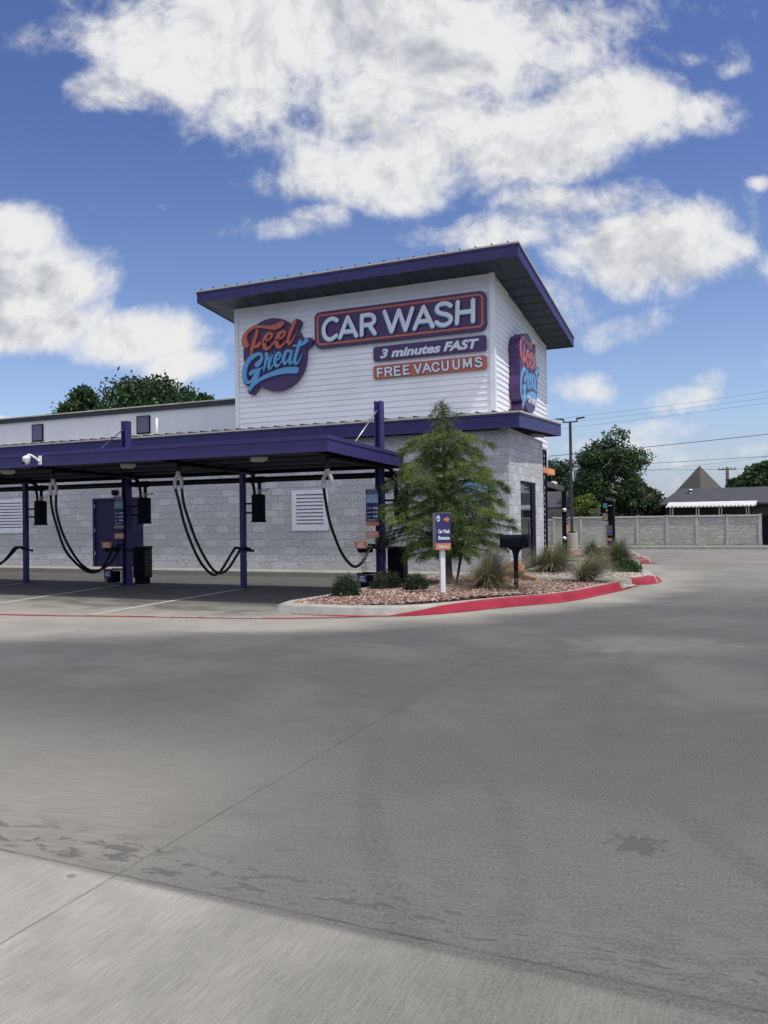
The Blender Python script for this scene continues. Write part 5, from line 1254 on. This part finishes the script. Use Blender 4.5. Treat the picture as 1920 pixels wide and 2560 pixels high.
mb = MB(); mb.box((mx2-.13, my2-.07, zz(1311)), (mx2-.03, my2-.02, zz(1303))); mb.build('card_slot', 'ltconc', t)
mb = MB(); mb.box((mx2-.09, my2-.02, zz(1339)), (mx2+.12, my2-.005, zz(1313))); mb.build('notice', 'paneblue', t)
text_part('THANK\nYOU', .1, (mx2+.015, my2-.022, zz(1324)), (1,0,0), (0,0,1), 'greyplastic', t, fit=(.15, .20), extrude=.001)
mb = MB(); mb.box((mx2-.08, my2-.02, zz(1352)), (mx2+.10, my2-.005, zz(1345))); mb.build('print', 'orangepr', t)
mb = MB(); mb.box((mx2-.08, my2-.02, zz(1388)), (mx2+.12, my2-.005, zz(1354))); mb.box((mx2-.07, my2-.024, zz(1358)), (mx2-.05, my2-.02, zz(1356)), 1)
for k in range(4): mb.box((mx2-.06, my2-.024, zz(1367+k*5)), (mx2+.07, my2-.02, zz(1365+k*5)), 1)
mb.build('lower_panel', ['purple', 'greyplastic'], t)
# clearance bar
cy_ = 7.26; cx_ = 0.
q = at(1412,1218,Y=cy_); cx_ = q.x; zc = q.z
t = thing('clearance_bar', 'black clearance frame with two white round cameras beside the building', 'clearance bar', (cx_, cy_, .1))
mb = MB(); mb.box((cx_-.10, cy_-.05, .1), (cx_+.04, cy_+.05, zc)); mb.build('post', 'dark', t, bevel=.005)
mb = MB(); q0 = at(1359,1202,Y=4.6); mb.bar((cx_-.03, cy_, zc-.05), (q0.x, 4.6, at(1360,1207,Y=4.6).z), .06, .16); mb.build('beam', 'bronze', t)
for py in (1275,1346):
    q = at(1411,py,Y=cy_-.1); mb = MB(); mb.lathe((q.x, q.y, q.z), [(.02,-.06),(.05,-.04),(.065,0),(.05,.045),(.02,.06)], 14); o = mb.build('camera_ball', 'white', t, smooth=True)
    mb = MB(); mb.lathe((q.x-.015, q.y-.055, q.z-.01), [(.01,-.03),(.03,-.01),(.03,.01),(.01,.03)], 10); mb.build('camera_lens', 'dark', o, smooth=True)
zq = lambda y: at(1416, y, Y=cy_).z
mb = MB(); mb.box((cx_+.042, cy_-.06, zq(1311)), (cx_+.105, cy_-.045, zq(1291))); pnl = mb.build('sign_panel', 'purple_sign', t)
text_part('EXIT\nONLY', .05, (cx_+.073, cy_-.062, zq(1301)), (1,0,0), (0,0,1), 'sign_white', pnl, fit=(.045, .15), extrude=.001)
mb = MB(); mb.box((cx_+.042, cy_-.06, zq(1333)), (cx_+.105, cy_-.045, zq(1312))); mb.build('sign_panel', 'awning_orange', t)
q = at(1384,1209,Y=5.8); mb = MB(); mb.tube([(q.x-.05, 5.8, q.z+.02), (q.x+.10, 5.72, q.z)], [.06, .045], 12); mb.build('bullet_camera', 'white', t, smooth=True)

# ------------------------------------------------------------------ utility pole and wires
a = at(1818,1168,Y=60); t = thing('utility_pole', 'distant wooden utility pole with crossarm behind the houses', 'utility pole', (a.x, 60, 0))
mb = MB(); mb.tube([(a.x, 60, 0), (a.x, 60, a.z)], [.2, .14], 10); mb.build('pole', 'polewood', t, smooth=True)
mb = MB(); mb.bar((a.x-.75, 60, a.z-.2), (a.x+.75, 60, a.z-.2), .10, .10); mb.build('crossarm', 'polewood', t)
mb = MB()
for s in (-.7, -.35, .35, .7): mb.tube([(a.x+s, 60, a.z-.2), (a.x+s, 60, a.z-.02)], .06, 6)
mb.build('insulators', 'greyplastic', t)
def wire(p0, p1, Y0, Y1, r, lab, sag=.12):
    r *= .72; a = at(*p0, Y=Y0); b = at(*p1, Y=Y1); d = b-a; a = a-d*.35; b = b+d*.5
    P = [a.lerp(b, k/24)+Vector((0, 0, -sag*4*(k/24)*(1-k/24)+sag*.9)) for k in range(25)]
    mb = MB(); mb.tube(P, r, 5); tag(mb.build('power_line', 'wire', smooth=True), lab, 'cable', 'overhead cables')
wire((1362,1143),(1920,1086),23,23,.022, 'thickest dark cable crossing in front of the tallest tree')
wire((1380,1172),(1920,1141),40,40,.022, 'second cable, just below the thickest one at the right edge')
wire((1592,1176),(1920,1171),45,45,.018, 'nearly level lowest cable touching the utility pole')
wire((1592,1181),(1917,1143),50,50,.013, 'thin cable rising right from behind the grey tree')
wire((1406,1047),(1777,1000),30,30,.009, 'thin highest cable above the lamp heads')
wire((1406,1059),(1882,1000),30,30,.009, 'thin cable second from the top above the lamp')
wire((1403,1073),(1920,1008),30,30,.009, 'thin cable just under the lamp heads rising right')
